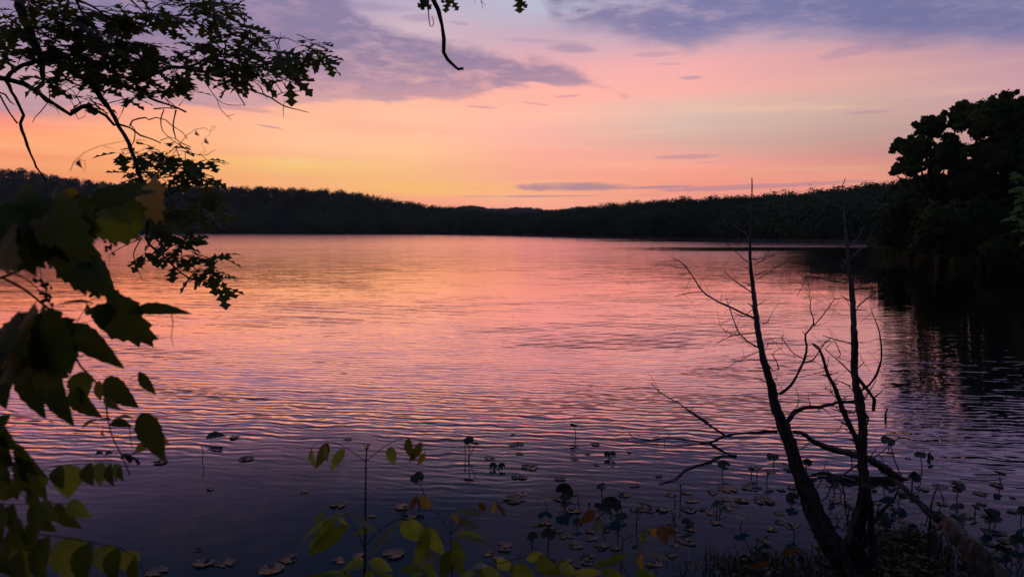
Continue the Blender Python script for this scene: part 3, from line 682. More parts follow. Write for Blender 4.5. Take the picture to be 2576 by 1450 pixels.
# foliage clusters
clusters = []
for (cx_, cy_, rx, ry_, n) in (   # crop-1 units
    (150, 80, 170, 110, 11), (90, 300, 130, 150, 13), (400, 80, 150, 90, 9), (430, 240, 200, 130, 18), (560, 360, 180, 120, 17), (250, 380, 150, 60, 7),
    (700, 170, 90, 90, 5), (760, 330, 180, 110, 16), (930, 120, 100, 90, 8), (960, 250, 170, 110, 14), (1000, 400, 200, 90, 16), (1180, 80, 120, 90, 8), (1230, 170, 120, 80, 8),
    (1330, 180, 70, 60, 4), (1240, 420, 120, 60, 7), (700, 480, 220, 70, 14), (930, 500, 160, 80, 10), (560, 620, 120, 60, 7), (680, 640, 90, 60, 4), (730, 740, 100, 40, 4),
    (1000, 720, 60, 60, 3), (880, 600, 110, 60, 5), (1120, 520, 120, 60, 7), (1100, 650, 80, 50, 3), (1270, 600, 80, 50, 4), (1390, 640, 90, 60, 6), (1540, 60, 100, 60, 6), (1650, 90, 120, 60, 8), (1600, 150, 80, 40, 3), (1780, 70, 50, 40, 2),
    (1720, 240, 40, 30, 2), (1830, 190, 100, 40, 4), (1900, 270, 80, 50, 4), (1540, 350, 60, 40, 4), (1640, 350, 80, 40, 4), (1780, 360, 80, 50, 6), (1590, 450, 100, 50, 6), (1750, 500, 120, 60, 8), (1900, 420, 80, 60, 5),
    (1870, 560, 90, 60, 5), (1760, 630, 70, 40, 3), (1930, 610, 40, 40, 2), (2100, 420, 90, 40, 5), (2100, 560, 70, 50, 4), (2190, 580, 40, 40, 2), (2330, 330, 80, 30, 5), (2390, 420, 60, 50, 4), (2290, 450, 60, 30, 3), (2350, 380, 40, 40, 2), (2190, 470, 60, 40, 3),
    (350, 600, 50, 50, 3), (500, 20, 60, 30, 3), (1480, 510, 80, 40, 3), (60, 420, 60, 40, 3), (1450, 20, 60, 20, 2),
    (940, 1160, 50, 30, 3), (1080, 1150, 60, 40, 3), (1220, 1140, 90, 30, 5), (1100, 1230, 80, 40, 3), (1250, 1220, 110, 50, 7), (1400, 1230, 120, 50, 7), (1520, 1230, 60, 30, 3), (1480, 1300, 110, 50, 6), (1390, 1310, 60, 40, 3), (1580, 1330, 40, 30, 2),
    (960, 1340, 50, 20, 2), (1000, 1330, 40, 30, 2), (1200, 1380, 60, 40, 3)):
    for _ in range(max(1, int(n * (.6 if cy_ < 1000 else .42) + .5))):
        a = random.uniform(0, 6.28); q = math.sqrt(random.random()); clusters.append(c1(cx_ + rx * q * math.cos(a), cy_ + ry_ * q * math.sin(a)))
for (cx_, cy_, rx, ry_, n) in (   # crop-2 units
    (1280, 30, 60, 30, 2), (1420, 210, 110, 50, 7), (1550, 180, 100, 60, 6), (1680, 160, 70, 70, 4), (1600, 270, 80, 40, 4), (1770, 290, 30, 60, 4), (1250, 330, 40, 50, 3), (1240, 420, 50, 50, 4),
    (1330, 490, 60, 30, 4), (1430, 480, 80, 40, 5), (1520, 530, 60, 50, 5), (1400, 580, 70, 40, 4), (1190, 600, 30, 25, 1), (1640, 640, 60, 20, 3), (1740, 650, 40, 20, 2), (1610, 750, 40, 20, 2), (1710, 760, 50, 40, 4), (1790, 820, 40, 50, 4), (1415, 680, 15, 8, 1)):
    for _ in range(max(1, int(n * .5 + .5))):
        a = random.uniform(0, 6.28); q = math.sqrt(random.random()); clusters.append(c2(cx_ + rx * q * math.cos(a), cy_ + ry_ * q * math.sin(a)))
fol = MB()
AT = np.array([tuple(a) for a in attach])
for (x, y) in clusters:
    p = P(x, y, OY + random.uniform(-.4, .55))
    dd = np.linalg.norm((AT - np.array(p)) * np.array([1, .35, 1]), axis=1); a = Vector(AT[int(np.argmin(dd))])
    if (a - p).length < 1.3:
        mid = a.lerp(p, .5) + Vector((random.uniform(-.03, .03), 0, random.uniform(0, .05)))
        tube(fol, [a, mid, p], [.004, .0025], 3, .08, .1, mi=1)
    out_dir = (p - a); out_dir = out_dir.normalized() if out_dir.length > .02 else Vector((1, 0, 0))
    out_dir = (out_dir + Vector((0.5, random.uniform(-.5, .5), -.1))).normalized()
    nl = random.randint(4, 6)
    for k in range(nl):
        an = 2 * math.pi * k / nl + random.uniform(-.3, .3)
        rad_d = Vector((math.cos(an), math.sin(an) * .9, random.uniform(-.75, .12)))
        d_ = (rad_d + out_dir * .55).normalized(); L = random.uniform(.125, .19)
        fc = Vector((random.uniform(-.4, .4), random.uniform(-.9, .2), 1))
        b_ = p + Vector((random.uniform(-.02, .02), random.uniform(-.02, .02), random.uniform(-.02, .02)))
        leaf(fol, b_, b_ + d_ * L, L * .62, 'oak', fc, .15, random.uniform(.0, .08), sweep=.10)
fol.build('foliage', [M['oak'], M['bark']], oak, smooth=False)
# a limb of the oak above the frame with a bare hanging twig and a few leaves
add_branch(Br([(200, -170), (500, -150), (800, -110), (1000, -70), (1090, -30), (1300, -60)], 26, 5, 5.0, 4.0), name='branch', pre=[Vector((-4.95, 4.1, 6.0)), Vector((-4.0, 4.6, 5.7))], pre_r=.06)
S3 = 1700 / 2576 / 1.5528
def c9(x, y): return (800 / 1.5528 + x * S3, y * S3)
add_branch(Br([(1085, -34), c9(1350, 0), c9(1385, 60), c9(1405, 150), c9(1415, 230), c9(1412, 310), c9(1440, 350), c9(1480, 395), c9(1500, 412), c9(1532, 405)], 13, 6, 4.1), name='branch')
for bb, w0, w1 in (([c9(1325, -10), c9(1325, 90), c9(1335, 155), c9(1350, 155), c9(1355, 130), c9(1345, 100)], 3, 1.6), ([c9(1640, -60), c9(1635, 10), c9(1647, 55)], 2, 1), ([c9(1637, 5), c9(1662, 32)], 1.3, 1), ([c9(1598, -50), c9(1597, 22)], 1.2, .8)):
    add_branch(Br(bb, w0, w1, 4.05), name='twig', seg=5, step=.04)
f2 = MB()
for (x, y, n) in ((1325, -2, 3), (1270, -8, 2), (1400, -24, 2), (1450, -8, 2), (1855, -6, 1)):
    X_, Y_ = c9(x, y); p = P(X_, Y_, 4.05)
    for k in range(n):
        an = random.uniform(0, 6.28); L = random.uniform(.06, .10); d_ = Vector((math.cos(an), random.uniform(-.5, .5), -.5 - .5 * random.random())).normalized()
        leaf(f2, p, p + d_ * L, L * .7, 'oak', (random.uniform(-.5, .5), -1, .3), .15, .05, sweep=.1)
X_, Y_ = c9(1855, -5); p = P(X_, Y_, 4.05); leaf(f2, p + Vector((0, 0, .02)), p + Vector((.01, 0, -.08)), .085, 'oak', (0, -1, .2), .1, .03, sweep=.1)
f2.build('foliage', M['oak'], oak, smooth=False)

# ------------------------------------------------------------------ grapevine and shrub leaves, blurred close by on the left
def c3(x, y): return (x * 0.4228, 837 + y * 0.4228)
vine_base = Vector((-2.05, 1.5, bank_z(-2.05, 1.5)))
vine = empty('grapevine', vine_base); tag(vine, 'grapevine with broad toothed leaves and berry clusters, close by at the left edge', 'vine')
VY = 1.55
def tline(parent, pts, w0, w1, Y, name='stem', mat='twig', pre=None, Y1=None):
    b = Br(pts, w0, w1, Y, Y if Y1 is None else Y1); p3 = br3d(b, pre)
    r0, r1 = w0 / 2 / FPX * Y, w1 / 2 / FPX * Y
    mb = MB(); tube(mb, p3, [r0] * len(pre or []) + [r0 + (r1 - r0) * i / max(1, len(pts) - 1) for i in range(len(pts))], 6, .03, .08, knob=.1)
    return mb.build(name, M[mat], parent)
mb = MB(); tube(mb, [vine_base - Vector((0, 0, .2)), Vector((-1.75, 1.5, 1.9)), Vector((-1.5, 1.55, 2.6)), Vector((-1.45, 1.6, 3.2)), Vector((-1.5, 1.7, 4.0))], [.02, .015, .012, .01, .007], 7, .1); mb.build('stem', M['twig'], vine)
VJ = [Vector((-1.5, 1.55, 2.55))]
tline(vine, [(-40, 712), c2(0, 800), c2(150, 740), c2(300, 670), c2(470, 570), c2(700, 430), c2(880, 250), c2(1060, 100), c2(1180, 50)], 7, 3, VY, pre=VJ)
tline(vine, [c2(30, 800), c2(200, 890), c2(370, 1030), c2(440, 1080), c2(500, 1190), c3(420, 80), c3(480, 200), c3(580, 300), c3(620, 370), c3(640, 500), c3(660, 600), c3(720, 720), c3(775, 845)], 7, 3, VY)
tline(vine, [(-40, 655), c2(0, 720), c2(220, 810), c2(380, 970), c2(430, 1030)], 3.5, 2, VY - .05, pre=VJ)
tline(vine, [c2(0, 685), c2(180, 672), c2(300, 640), c2(500, 660)], 3, 2, VY)
for bb in ([c2(500, 1190), c2(620, 1170), c2(800, 1130), c2(930, 1100)], [c2(610, 1175), c2(700, 1030), c2(760, 1000)], [c2(310, 680), c2(340, 790)], [c2(690, 520), c2(735, 440)], [c3(665, 600), c3(740, 632), c3(800, 580)], [c3(770, 560), c3(785, 690)],
           [c3(480, 140), c3(550, 95)], [c3(770, 275), c3(830, 240)], [c2(1385, 1080), c2(1400, 1160), c2(1385, 1280), c2(1405, 1350)], [c2(880, 1270), c2(930, 1200), c2(960, 1220)]):
    tline(vine, bb, 2.4, 1.2, VY)
tline(vine, [c1(530, 1290), c1(560, 1220), c1(640, 1150), c1(760, 1100), c1(860, 1080), c1(990, 1055)], 1.6, 1, 1.9, name='tendril')
tline(vine, [c1(780, 1105), c1(850, 1120), c1(878, 1142)], 1.2, .8, 1.9, name='tendril')
tline(vine, [c1(600, 1205), c1(640, 1215), c1(648, 1260), c1(630, 1295)], 1.4, .9, 1.9, name='tendril')
tline(vine, [c1(1050, 1400), c1(1200, 1300), c1(1330, 1130), c1(1410, 1020), c1(1480, 975), c1(1550, 965), c1(1590, 1000), c1(1570, 1030)], 1.8, 1, 1.9, name='tendril')
tline(vine, [c1(1560, 1030), c1(1520, 1090), c1(1545, 1115), c1(1550, 1150), c1(1510, 1150)], 1.2, .8, 1.9, name='tendril')
tline(vine, [c1(1590, 990), c1(1600, 955), c1(1635, 948), c1(1600, 990)], 1.1, .8, 1.9, name='tendril')
VL = [ # base
(c2(480,220), c2(640,330), 110, 'palm', 'vine', 1.2, (0,-1,0.4)),(c2(380,260), c2(520,440), 140, 'palm', 'vine', 1.1, (0.1,-1,0.2)),(c2(330,420), c2(260,600), 140, 'palm', 'vine', 1.15, (0,-1,0.1)),(c2(20,470), c2(-40,640), 120, 'palm', 'vine', 1.05, (0,-1,0.1)),(c2(160,1190), c2(30,1400), 170, 'palm', 'vine', 1.25, (0,-1,0.1)),(c2(300,1230), c2(420,1440), 170, 'palm', 'vine', 1.3, (0,-1,0.1)),(c2(20,1220), c2(-60,1420), 150, 'palm', 'vine', 1.2, (0,-1,0.1)),(c2(150,1380), c2(60,1560), 150, 'palm', 'vine', 1.25, (0,-1,0.1)),(c2(330,1400), c2(400,1600), 140, 'palm', 'vine', 1.3, (0,-1,0.1)),(c2(480,1330), c2(560,1480), 80, 'palm', 'vine', 1.4, (0,-1,0.1)),(c2(800,130), c2(940,260), 80, 'palm', 'vine_green', 1.4, (0,-1,0.3)),
 (c2(1190,60), c2(1200,250), 84, 'palm', 'yellow', 1.5, (0.1,-1,.1)),
 (c2(1060,90), c2(640,190), 78, 'palm', 'vine', 1.35, (0,-1,.5)),
 (c2(640,150), c2(490,120), 30, 'ovate', 'yellow', 1.2, (0,-1,.5)),
 (c2(900,240), c2(1040,490), 150, 'palm', 'vine_green', 1.4, (0,-1,.2)),
 (c2(760,250), c2(720,400), 60, 'ovate', 'vine_green', 1.3, None),
 (c2(300,180), c2(-60,360), 120, 'palm', 'vine', 1.1, (0,-1,.6)),
 (c2(140,110), c2(330,230), 70, 'ovate', 'vine', 1.1, None),
 (c2(250,330), c2(560,520), 150, 'palm', 'vine', 1.2, (0,-1,.3)),
 (c2(420,330), c2(700,420), 110, 'palm', 'vine', 1.15, (0,-1,.2)),
 (c2(80,400), c2(180,640), 130, 'palm', 'vine', 1.15, (.3,-1,.1)),
 (c2(-60,330), c2(60,600), 110, 'palm', 'vine', 1.1, (0,-1,.3)),
 (c2(300,480), c2(420,620), 90, 'palm', 'vine', 1.2, (.3,-1,.1)),
 (c2(520,500), c2(830,625), 60, 'ovate', 'vine', 1.45, (0,-1,.4)),
 (c2(560,590), c2(635,845), 95, 'palm', 'vine', 1.5, (.2,-1,.1)),
 (c2(700,600), c2(905,815), 34, 'lance', 'vine', 1.5, (.5,-1,.1)),
 (c2(680,640), c2(960,1010), 72, 'ovate', 'vine', 1.5, (.4,-1,.2)),
 (c2(610,640), c2(800,960), 62, 'ovate', 'vine', 1.55, (.6,-1,0)),
 (c2(760,1000), c2(440,1025), 20, 'lance', 'vine', 1.5, (0,-.3,1)),
 (c2(720,985), c2(1090,985), 18, 'lance', 'vine', 1.5, (0,-.3,1)),
 (c2(900,1045), c2(1140,1265), 110, 'palm', 'vine', 1.5, (0,-1,.3)),
 (c2(860,1000), c2(820,1220), 60, 'ovate', 'vine', 1.5, None),
 (c2(1080,1060), c2(1560,1090), 38, 'ovate', 'vine', 1.5, (0,-.8,.6)),
 (c2(700,1000), c2(770,1080), 40, 'ovate', 'vine', 1.5, None),
 (c2(570,1190), c3(745,215), 66, 'ovate', 'vine', 1.5, (.3,-1,.3)),
 (c2(420,1200), c2(620,1340), 60, 'ovate', 'vine', 1.4, None),
 (c2(500,1190), c2(120,1290), 84, 'palm', 'vine', 1.35, (0,-1,.3)),
 (c2(300,1190), c2(-60,1240), 90, 'palm', 'vine', 1.3, (0,-1,.3)),
 (c2(500,1200), c2(560,1420), 60, 'ovate', 'vine', 1.45, None),
 (c3(170,20), c3(60,190), 110, 'palm', 'vine', 1.3, (0,-1,.1)),
 (c3(330,10), c3(260,250), 120, 'palm', 'vine', 1.35, (0,-1,.1)),
 (c3(0,60), c3(20,300), 110, 'palm', 'vine', 1.3, (0,-1,.1)),
 (c3(400,60), c3(420,250), 60, 'ovate', 'vine_green', 1.45, None),
 (c3(140,150), c3(275,515), 72, 'ovate', 'vine', 1.35, (0,-1,.1)),
 (c3(20,200), c3(38,455), 76, 'ovate', 'vine', 1.3, (0,-1,.1)),
 (c3(290,240), c3(445,558), 66, 'ovate', 'vine', 1.4, (0,-1,.1)),
 (c3(420,330), c3(612,505), 56, 'ovate', 'vine', 1.45, (0,-1,.1)),
 (c3(480,230), c3(500,420), 62, 'ovate', 'vine_green', 1.45, (.3,-1,.1)),
 (c3(590,280), c3(600,405), 24, 'lance', 'yellow', 1.5, (0,-1,.1)),
 (c3(625,270), c3(828,445), 62, 'ovate', 'vine', 1.55, (0,-1,.2)),
 (c3(620,365), c3(725,462), 24, 'lance', 'vine_green', 1.55, None),
 (c3(825,230), c3(932,370), 26, 'lance', 'vine', 1.6, None),
 (c3(650,520), c3(485,568), 34, 'ovate', 'vine', 1.55, (0,-.7,.7)),
 (c3(660,530), c3(790,560), 30, 'ovate', 'vine', 1.55, (0,-.7,.7)),
 (c3(680,510), c3(800,515), 14, 'lance', 'vine_green', 1.55, (0,-.3,1)),
 (c3(840,475), c3(985,768), 62, 'ovate', 'vine', 1.5, (.3,-1,.4)),
 (c3(885,648), c3(800,715), 26, 'ovate', 'yellow', 1.55, None),
 (c3(940,590), c3(1012,665), 22, 'lance', 'yellow', 1.55, None),
 (c3(620,560), c3(625,615), 18, 'ovate', 'yellow', 1.55, None),
 (c1(600,1205), c1(625,1272), 16, 'ovate', 'vine', 1.9, None), (c1(1480,985), c1(1510,1025), 12, 'ovate', 'orange', 1.9, None), (c1(1550,1050), c1(1580,1085), 12, 'ovate', 'orange', 1.9, None),
]
for b_, t_, w, k, mt, Y, fc in VL:
    mb = MB(); wd = w / FPX * Y; bp = P(b_[0], b_[1], Y); tp = P(t_[0], t_[1], Y - random.uniform(0, .12))
    if k == 'palm': palm_leaf(mb, bp, tp, wd, fc)
    else: leaf(mb, bp, tp, wd * 1.05, k, fc, .3, .06)
    mb.build('leaf', M[mt], vine)
for (bx, by), (ex, ey), n in ((c2(860, 440), c2(900, 590), 16), (c2(330, 790), c2(390, 1010), 26), (c2(720, 840), c2(790, 940), 20), (c2(370, 640), c2(530, 765), 18), (c2(970, 1225), c2(1020, 1245), 9), (c3(750, 715), c3(790, 770), 14), (c2(10, 590), c2(60, 640), 6)):
    mb = MB(); a = P(bx, by, VY); b = P(ex, ey, VY); tube(mb, [a, a.lerp(b, .5) + Vector((.004, 0, 0)), b], [.0012, .0008], 4, .02)
    for i in range(n):
        q = a.lerp(b, (i + random.random()) / n) + Vector((random.uniform(-.012, .012), random.uniform(-.01, .01), random.uniform(-.006, .006))); r = random.uniform(.0035, .0052)
        V = [q + Vector((0, 0, r))] + [q + Vector((math.cos(t) * math.sin(f), math.sin(t) * math.sin(f), math.cos(f))) * r for f in (1.05, 2.1) for t in [j * math.pi / 3 for j in range(6)]] + [q - Vector((0, 0, r))]
        F = [(0, 1 + j, 1 + (j + 1) % 6) for j in range(6)] + [(1 + j, 7 + j, 7 + (j + 1) % 6, 1 + (j + 1) % 6) for j in range(6)] + [(13, 7 + (j + 1) % 6, 7 + j) for j in range(6)]
        mb.add([tuple(v) for v in V], F)
    mb.build('berry_cluster', M['berry'], vine)

# shrub with feather-like leaves, bottom left
sb = Vector((-1.75, 1.3, bank_z(-1.75, 1.3)))
shrub = empty('sumac_shrub', sb); tag(shrub, 'shrub with drooping rows of pointed leaflets at the lower left corner', 'shrub')
mb = MB(); tube(mb, [sb - Vector((0, 0, .2)), Vector((-1.6, 1.35, 1.6)), Vector((-1.35, 1.4, 2.0)), Vector((-1.2, 1.45, 2.45))], [.018, .014, .01, .006], 7, .08); mb.build('stem', M['twig'], shrub)
def feather(pts, leaflets, Y, pre, mats=('vine', 'vine_green')):
    tline(shrub, pts, 3.5, 1.5, Y, name='leaf_stalk', pre=pre)
    for k, (bx, by, tx, ty, w, mt, fc) in enumerate(leaflets):
        b_ = c3(bx, by); t_ = c3(tx, ty); mb = MB(); yy = Y + (0.02 if k % 2 else -.02)
        leaf(mb, P(*b_, yy), P(*t_, yy - random.uniform(0, .04)), w * .4228 / FPX * Y * 1.55, 'ovate', fc, .3, .05); mb.build('leaflet', M[mt], shrub)
A_ = (-.5, -1, .2); B_ = (.6, -1, .2)
feather([(-30, 1190), c3(120, 850), c3(290, 800), c3(440, 780), c3(600, 770), c3(745, 795)],
        [(360,785,380,930,110,'vine',A_),(410,782,402,985,120,'green',B_),(530,772,558,908,100,'vine',A_),(585,772,600,915,60,'green',B_),(655,772,682,912,66,'vine',A_),(690,775,690,890,30,'green',B_),(715,785,740,885,44,'vine',A_),
         (240,810,285,1005,110,'vine',A_),(200,820,180,960,120,'vine_green',B_),(130,840,110,990,120,'vine',A_),(60,860,20,1000,120,'vine_green',B_)], 1.35, [Vector((-1.3, 1.4, 2.2))])
feather([(-30, 1262), c3(60, 1015), c3(200, 1018), c3(400, 1012), c3(470, 1030), c3(550, 1095)],
        [(80,1015,110,1200,130,'vine',A_),(180,1018,340,1180,110,'vine',A_),(230,1018,350,1120,80,'vine_green',B_),(330,1015,490,1160,90,'vine',A_),(400,1012,550,1095,70,'green',B_),(20,1015,-20,1150,120,'vine',A_)], 1.25, [Vector((-1.35, 1.4, 2.05))])
feather([(-40, 1330), c3(100, 1190), c3(350, 1208), c3(560, 1248), c3(720, 1280), c3(800, 1330), c3(865, 1430)],
        [(60,1195,40,1420,160,'vine',A_),(170,1200,140,1480,150,'vine_green',B_),(290,1205,250,1500,150,'vine',A_),(390,1212,440,1480,150,'green',B_),(540,1245,500,1520,150,'vine',A_),(620,1258,640,1440,110,'green',B_),(700,1275,690,1500,120,'vine',A_),(750,1290,790,1430,90,'green',B_),(800,1330,830,1490,90,'vine',A_)], 1.2, [Vector((-1.4, 1.38, 1.95))])
mb = MB()
for bx, by, tx, ty, w in ((-10,540,130,700,110),(90,660,290,860,110),(30,700,60,900,140),(120,720,200,980,120),(0,560,-10,760,130),(40,1060,10,1250,150),(60,480,-20,640,130),(10,620,90,800,150),(150,760,250,900,120),(60,820,-10,1000,150),(190,900,260,1060,120),(100,1100,180,1300,170),(240,1100,200,1290,150),(0,1230,60,1440,180),(120,1290,160,1500,180),(240,1300,290,1480,150)):
    mb = MB(); leaf(mb, P(*c3(bx, by), 1.1), P(*c3(tx, ty), 1.08), w * .4228 / FPX * 1.1 * 1.2, 'ovate', A_, .3, .06); mb.build('leaf', M['vine'], shrub)

# ------------------------------------------------------------------ saplings and leaves, bottom centre
def c4(x, y): return (644 + x * 0.2896, 1030 + y * 0.2896)
def c5(x, y): return (1223.5 + x * 0.2896, 1030 + y * 0.2896)
def plant(name, label, cat, cfun, Y, stems, leaves, base_px=None, group=None):
    x0, y0 = cfun(*stems[0][0][0]); top = P(x0, y0, Y); b = Vector((top.x, Y, bank_z(top.x, Y)))
    root = empty(name, b); tag(root, label, cat, group)
    for i, (pts, w0, w1) in enumerate(stems):
        tline(root, [cfun(*p) for p in pts], w0, w1, Y, name='stem' if i == 0 else 'leaf_stalk', pre=[b - Vector((0, 0, .03)), b.lerp(top, .5)] if i == 0 else None)
    for k, (bx, by, tx, ty, w, mt, *fc) in enumerate(leaves):
        b_ = cfun(bx, by); t_ = cfun(tx, ty); mb = MB(); yy = Y + random.uniform(-.04, .04)
        f = fc[0] if fc else (random.uniform(-.6, .6), -1, random.uniform(0, .6))
        leaf(mb, P(*b_, yy), P(*t_, yy - random.uniform(-.05, .06)), w * .2896 / FPX * Y * 1.1, 'ovate' if w > 70 else 'lance', f, .3, .07); mb.build('leaf', M[mt], root)
    return root
plant('sapling', 'slender sapling with drooping leaves and two arching stalks at its top, bottom centre', 'sapling', c4, 2.3,
    [([(945, 1460), (948, 1200), (950, 900), (955, 430), (965, 320)], 7.0, 3.4), ([(945, 440), (860, 380), (750, 310), (600, 270), (490, 320), (450, 420), (510, 505)], 2.4, 1), ([(962, 438), (1050, 370), (1180, 280), (1320, 240), (1430, 270), (1478, 370)], 2.4, 1),
     ([(935, 1190), (880, 1060), (770, 885)], 2.4, 1.5), ([(958, 1170), (1060, 1060), (1280, 935), (1480, 1000), (1650, 1160)], 2.6, 1.2)],
    [(620,285,512,515,100,'olive',(.4,-1,0)),(480,335,530,500,70,'green',(-.5,-1,0)),(590,300,615,465,40,'green',(.8,-1,0)),(772,338,653,530,92,'green'),(1165,318,1205,485,95,'green'),(1320,245,1375,440,95,'olive',(-.4,-1,0)),(1432,278,1330,455,80,'olive',(.4,-1,0)),(1470,370,1405,482,50,'yellow'),(965,340,945,285,40,'yellow'),(968,340,995,290,40,'yellow'),
     (780,890,385,1140,52,'green',(0,-.6,.9)),(700,900,430,1230,100,'vine_green'),(805,1000,455,1268,130,'vine_green'),(600,885,500,990,40,'vine_green'),(705,915,815,1015,44,'green'),(782,885,1095,1100,46,'pale',(0,-.7,.8)),
     (1250,955,985,1300,60,'pale',(0,-.7,.6)),(1270,960,1430,1140,140,'green'),(1330,945,1490,1090,90,'green'),(1500,1020,1645,1270,150,'green'),(1490,1010,1365,1440,120,'vine_green',(.2,-1,0)),(1050,1002,820,1090,44,'vine_green'),
     (975,1320,1185,1400,120,'green',(0,-.7,.8)),(955,1325,740,1400,110,'green',(0,-.7,.8)),(1000,1340,1140,1440,60,'vine_green')])
plant('seedling', 'young plant with pale narrow leaves and orange tips just right of the slender sapling', 'seedling', c4, 2.1,
    [([(1705, 1470), (1700, 1300), (1690, 1080)], 4.0, 2.4), ([(1690, 1080), (1620, 960), (1550, 840)], 1.8, 1), ([(1690, 1080), (1790, 970), (1930, 820)], 2, 1), ([(1695, 1085), (1700, 900)], 2.4, 1), ([(1750, 1360), (1880, 1440), (1960, 1480)], 2, 2)],
    [(1935,800,2000,875,60,'orange'),(2075,795,2165,935,40,'orange'),(2070,795,2040,905,40,'yellow'),(1730,870,2000,905,60,'pale'),(1745,940,1945,1025,80,'pale'),(1730,1090,1980,1110,90,'green',(0,-.6,.9)),(1800,1085,2045,1175,40,'pale'),(1700,1110,1835,1310,70,'vine_green'),(1690,1220,1610,1470,150,'vine',(.1,-1,0)),(1700,900,1760,990,50,'yellow'),(1600,1280,1350,1400,70,'pale',(0,-.6,.9)),(1560,1240,1460,1290,60,'pale'),(1700,1230,1790,1450,110,'vine_green')])
plant('seedling', 'small plant with orange and pale leaves on a bent stem, right of centre', 'seedling', c5, 2.6,
    [([(1160, 1470), (1165, 1420), (1190, 1120)], 5, 3), ([(1190, 1130), (1350, 1050), (1480, 1005), (1600, 1000)], 2, 1), ([(1180, 1110), (1060, 980), (960, 870), (890, 850)], 2, 1), ([(1350, 1060), (1370, 1150), (1340, 1250)], 1.6, 1), ([(1380, 1140), (1470, 1230)], 1.3, .8)],
    [(930,865,800,985,110,'orange'),(1005,945,905,1045,70,'pale'),(1410,1020,1478,1118,60,'yellow'),(1515,1010,1560,1170,125,'orange',(0,-1,.2)),(1580,1010,1640,1100,50,'orange'),(1365,1120,1265,1375,40,'pale'),(1345,1245,1345,1395,50,'yellow'),(1350,1060,1370,1150,60,'vine_green'),(1440,1070,1350,1060,40,'pale')])
plant('leafy_shoot', 'low shoot of green and yellow-green leaves along the bottom edge right of the sapling', 'shoot', c5, 2.2,
    [([(60, 1470), (140, 1330), (280, 1290), (430, 1240)], 3, 1.5), ([(282, 1300), (275, 1250)], 2, 2.4), ([(430, 1420), (700, 1390), (950, 1370)], 2, 1)],
    [(90,1300,235,1375,110,'green'),(345,1295,490,1245,90,'green'),(430,1290,645,1440,150,'vine_green'),(215,1350,420,1480,170,'vine_green'),(640,1350,800,1430,110,'green'),(600,1330,760,1460,110,'vine_green'),(930,1365,1175,1325,80,'vine_green',(0,-.6,.9)),(760,1420,1010,1405,80,'green'),(1285,1400,1500,1460,80,'vine_green'),(1010,1390,1200,1450,80,'vine_green'),(1375,1240,1610,1310,60,'pale',(0,-.6,.9)),(1060,1300,1250,1250,50,'vine_green'),(-60,1390,90,1470,130,'vine_green'),(0,1330,-100,1420,80,'pale')])
plant('leafy_shoot', 'yellow-green leaves touching the bottom edge left of the sapling', 'shoot', c4, 2.0,
    [([(820, 1500), (790, 1440), (760, 1400)], 3, 1.5)],
    [(800,1440,560,1430,60,'green',(0,-.5,.9)),(820,1450,380,1475,70,'vine_green',(0,-.5,.9)),(790,1400,840,1470,90,'vine_green'),(960,1400,1010,1480,90,'vine_green')])
plant('leafy_shoot', 'green leaves crowding the bottom edge just right of the sapling stem', 'shoot', c4, 1.9,
    [([(1500, 1560), (1480, 1450), (1440, 1380)], 3, 1.5)],
    [(1440,1390,1240,1400,90,'vine_green',(0,-.6,.9)),(1450,1400,1330,1500,90,'green'),(1460,1400,1600,1480,90,'green',(0,-.6,.8)),(1440,1380,1560,1330,70,'vine_green'),(1900,1420,1780,1470,90,'green',(0,-.6,.8)),(1960,1400,2130,1440,100,'green',(0,-.6,.8)),(1880,1380,2010,1350,70,'pale',(0,-.6,.8)),(1200,1440,1080,1500,90,'vine_green')])
plant('wilted_shoot', 'drooping orange-brown leaf pair on a thin stalk below the raised round leaf, bottom centre', 'shoot', c4, 2.9,
    [([(1440, 1480), (1430, 1100), (1405, 740)], 1.6, 1)],
    [(1400,745,1330,875,44,'orange'),(1430,745,1500,870,60,'yellow'),(1415,760,1440,860,40,'orange'),(1470,740,1515,850,40,'yellow')])

# ------------------------------------------------------------------ two dead trees standing at the water's edge, right
def c7(x, y): return (1610 + x * .4529, 438 + y * .4529)
def c6(x, y): return (1867 + x * .334, 966 + y * .334)
DY = 5.75
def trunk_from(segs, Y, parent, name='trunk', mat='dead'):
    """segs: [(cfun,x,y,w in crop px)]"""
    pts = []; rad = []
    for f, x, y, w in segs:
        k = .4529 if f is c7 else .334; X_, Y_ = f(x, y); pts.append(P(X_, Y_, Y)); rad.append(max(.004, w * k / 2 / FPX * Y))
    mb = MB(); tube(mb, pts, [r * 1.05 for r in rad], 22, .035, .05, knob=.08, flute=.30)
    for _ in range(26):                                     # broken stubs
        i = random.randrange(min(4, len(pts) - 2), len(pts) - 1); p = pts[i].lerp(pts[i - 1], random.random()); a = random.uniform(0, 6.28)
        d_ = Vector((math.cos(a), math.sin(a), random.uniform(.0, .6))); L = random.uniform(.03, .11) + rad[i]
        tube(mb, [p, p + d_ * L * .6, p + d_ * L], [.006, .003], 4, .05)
    return mb.build(name, M[mat], parent)
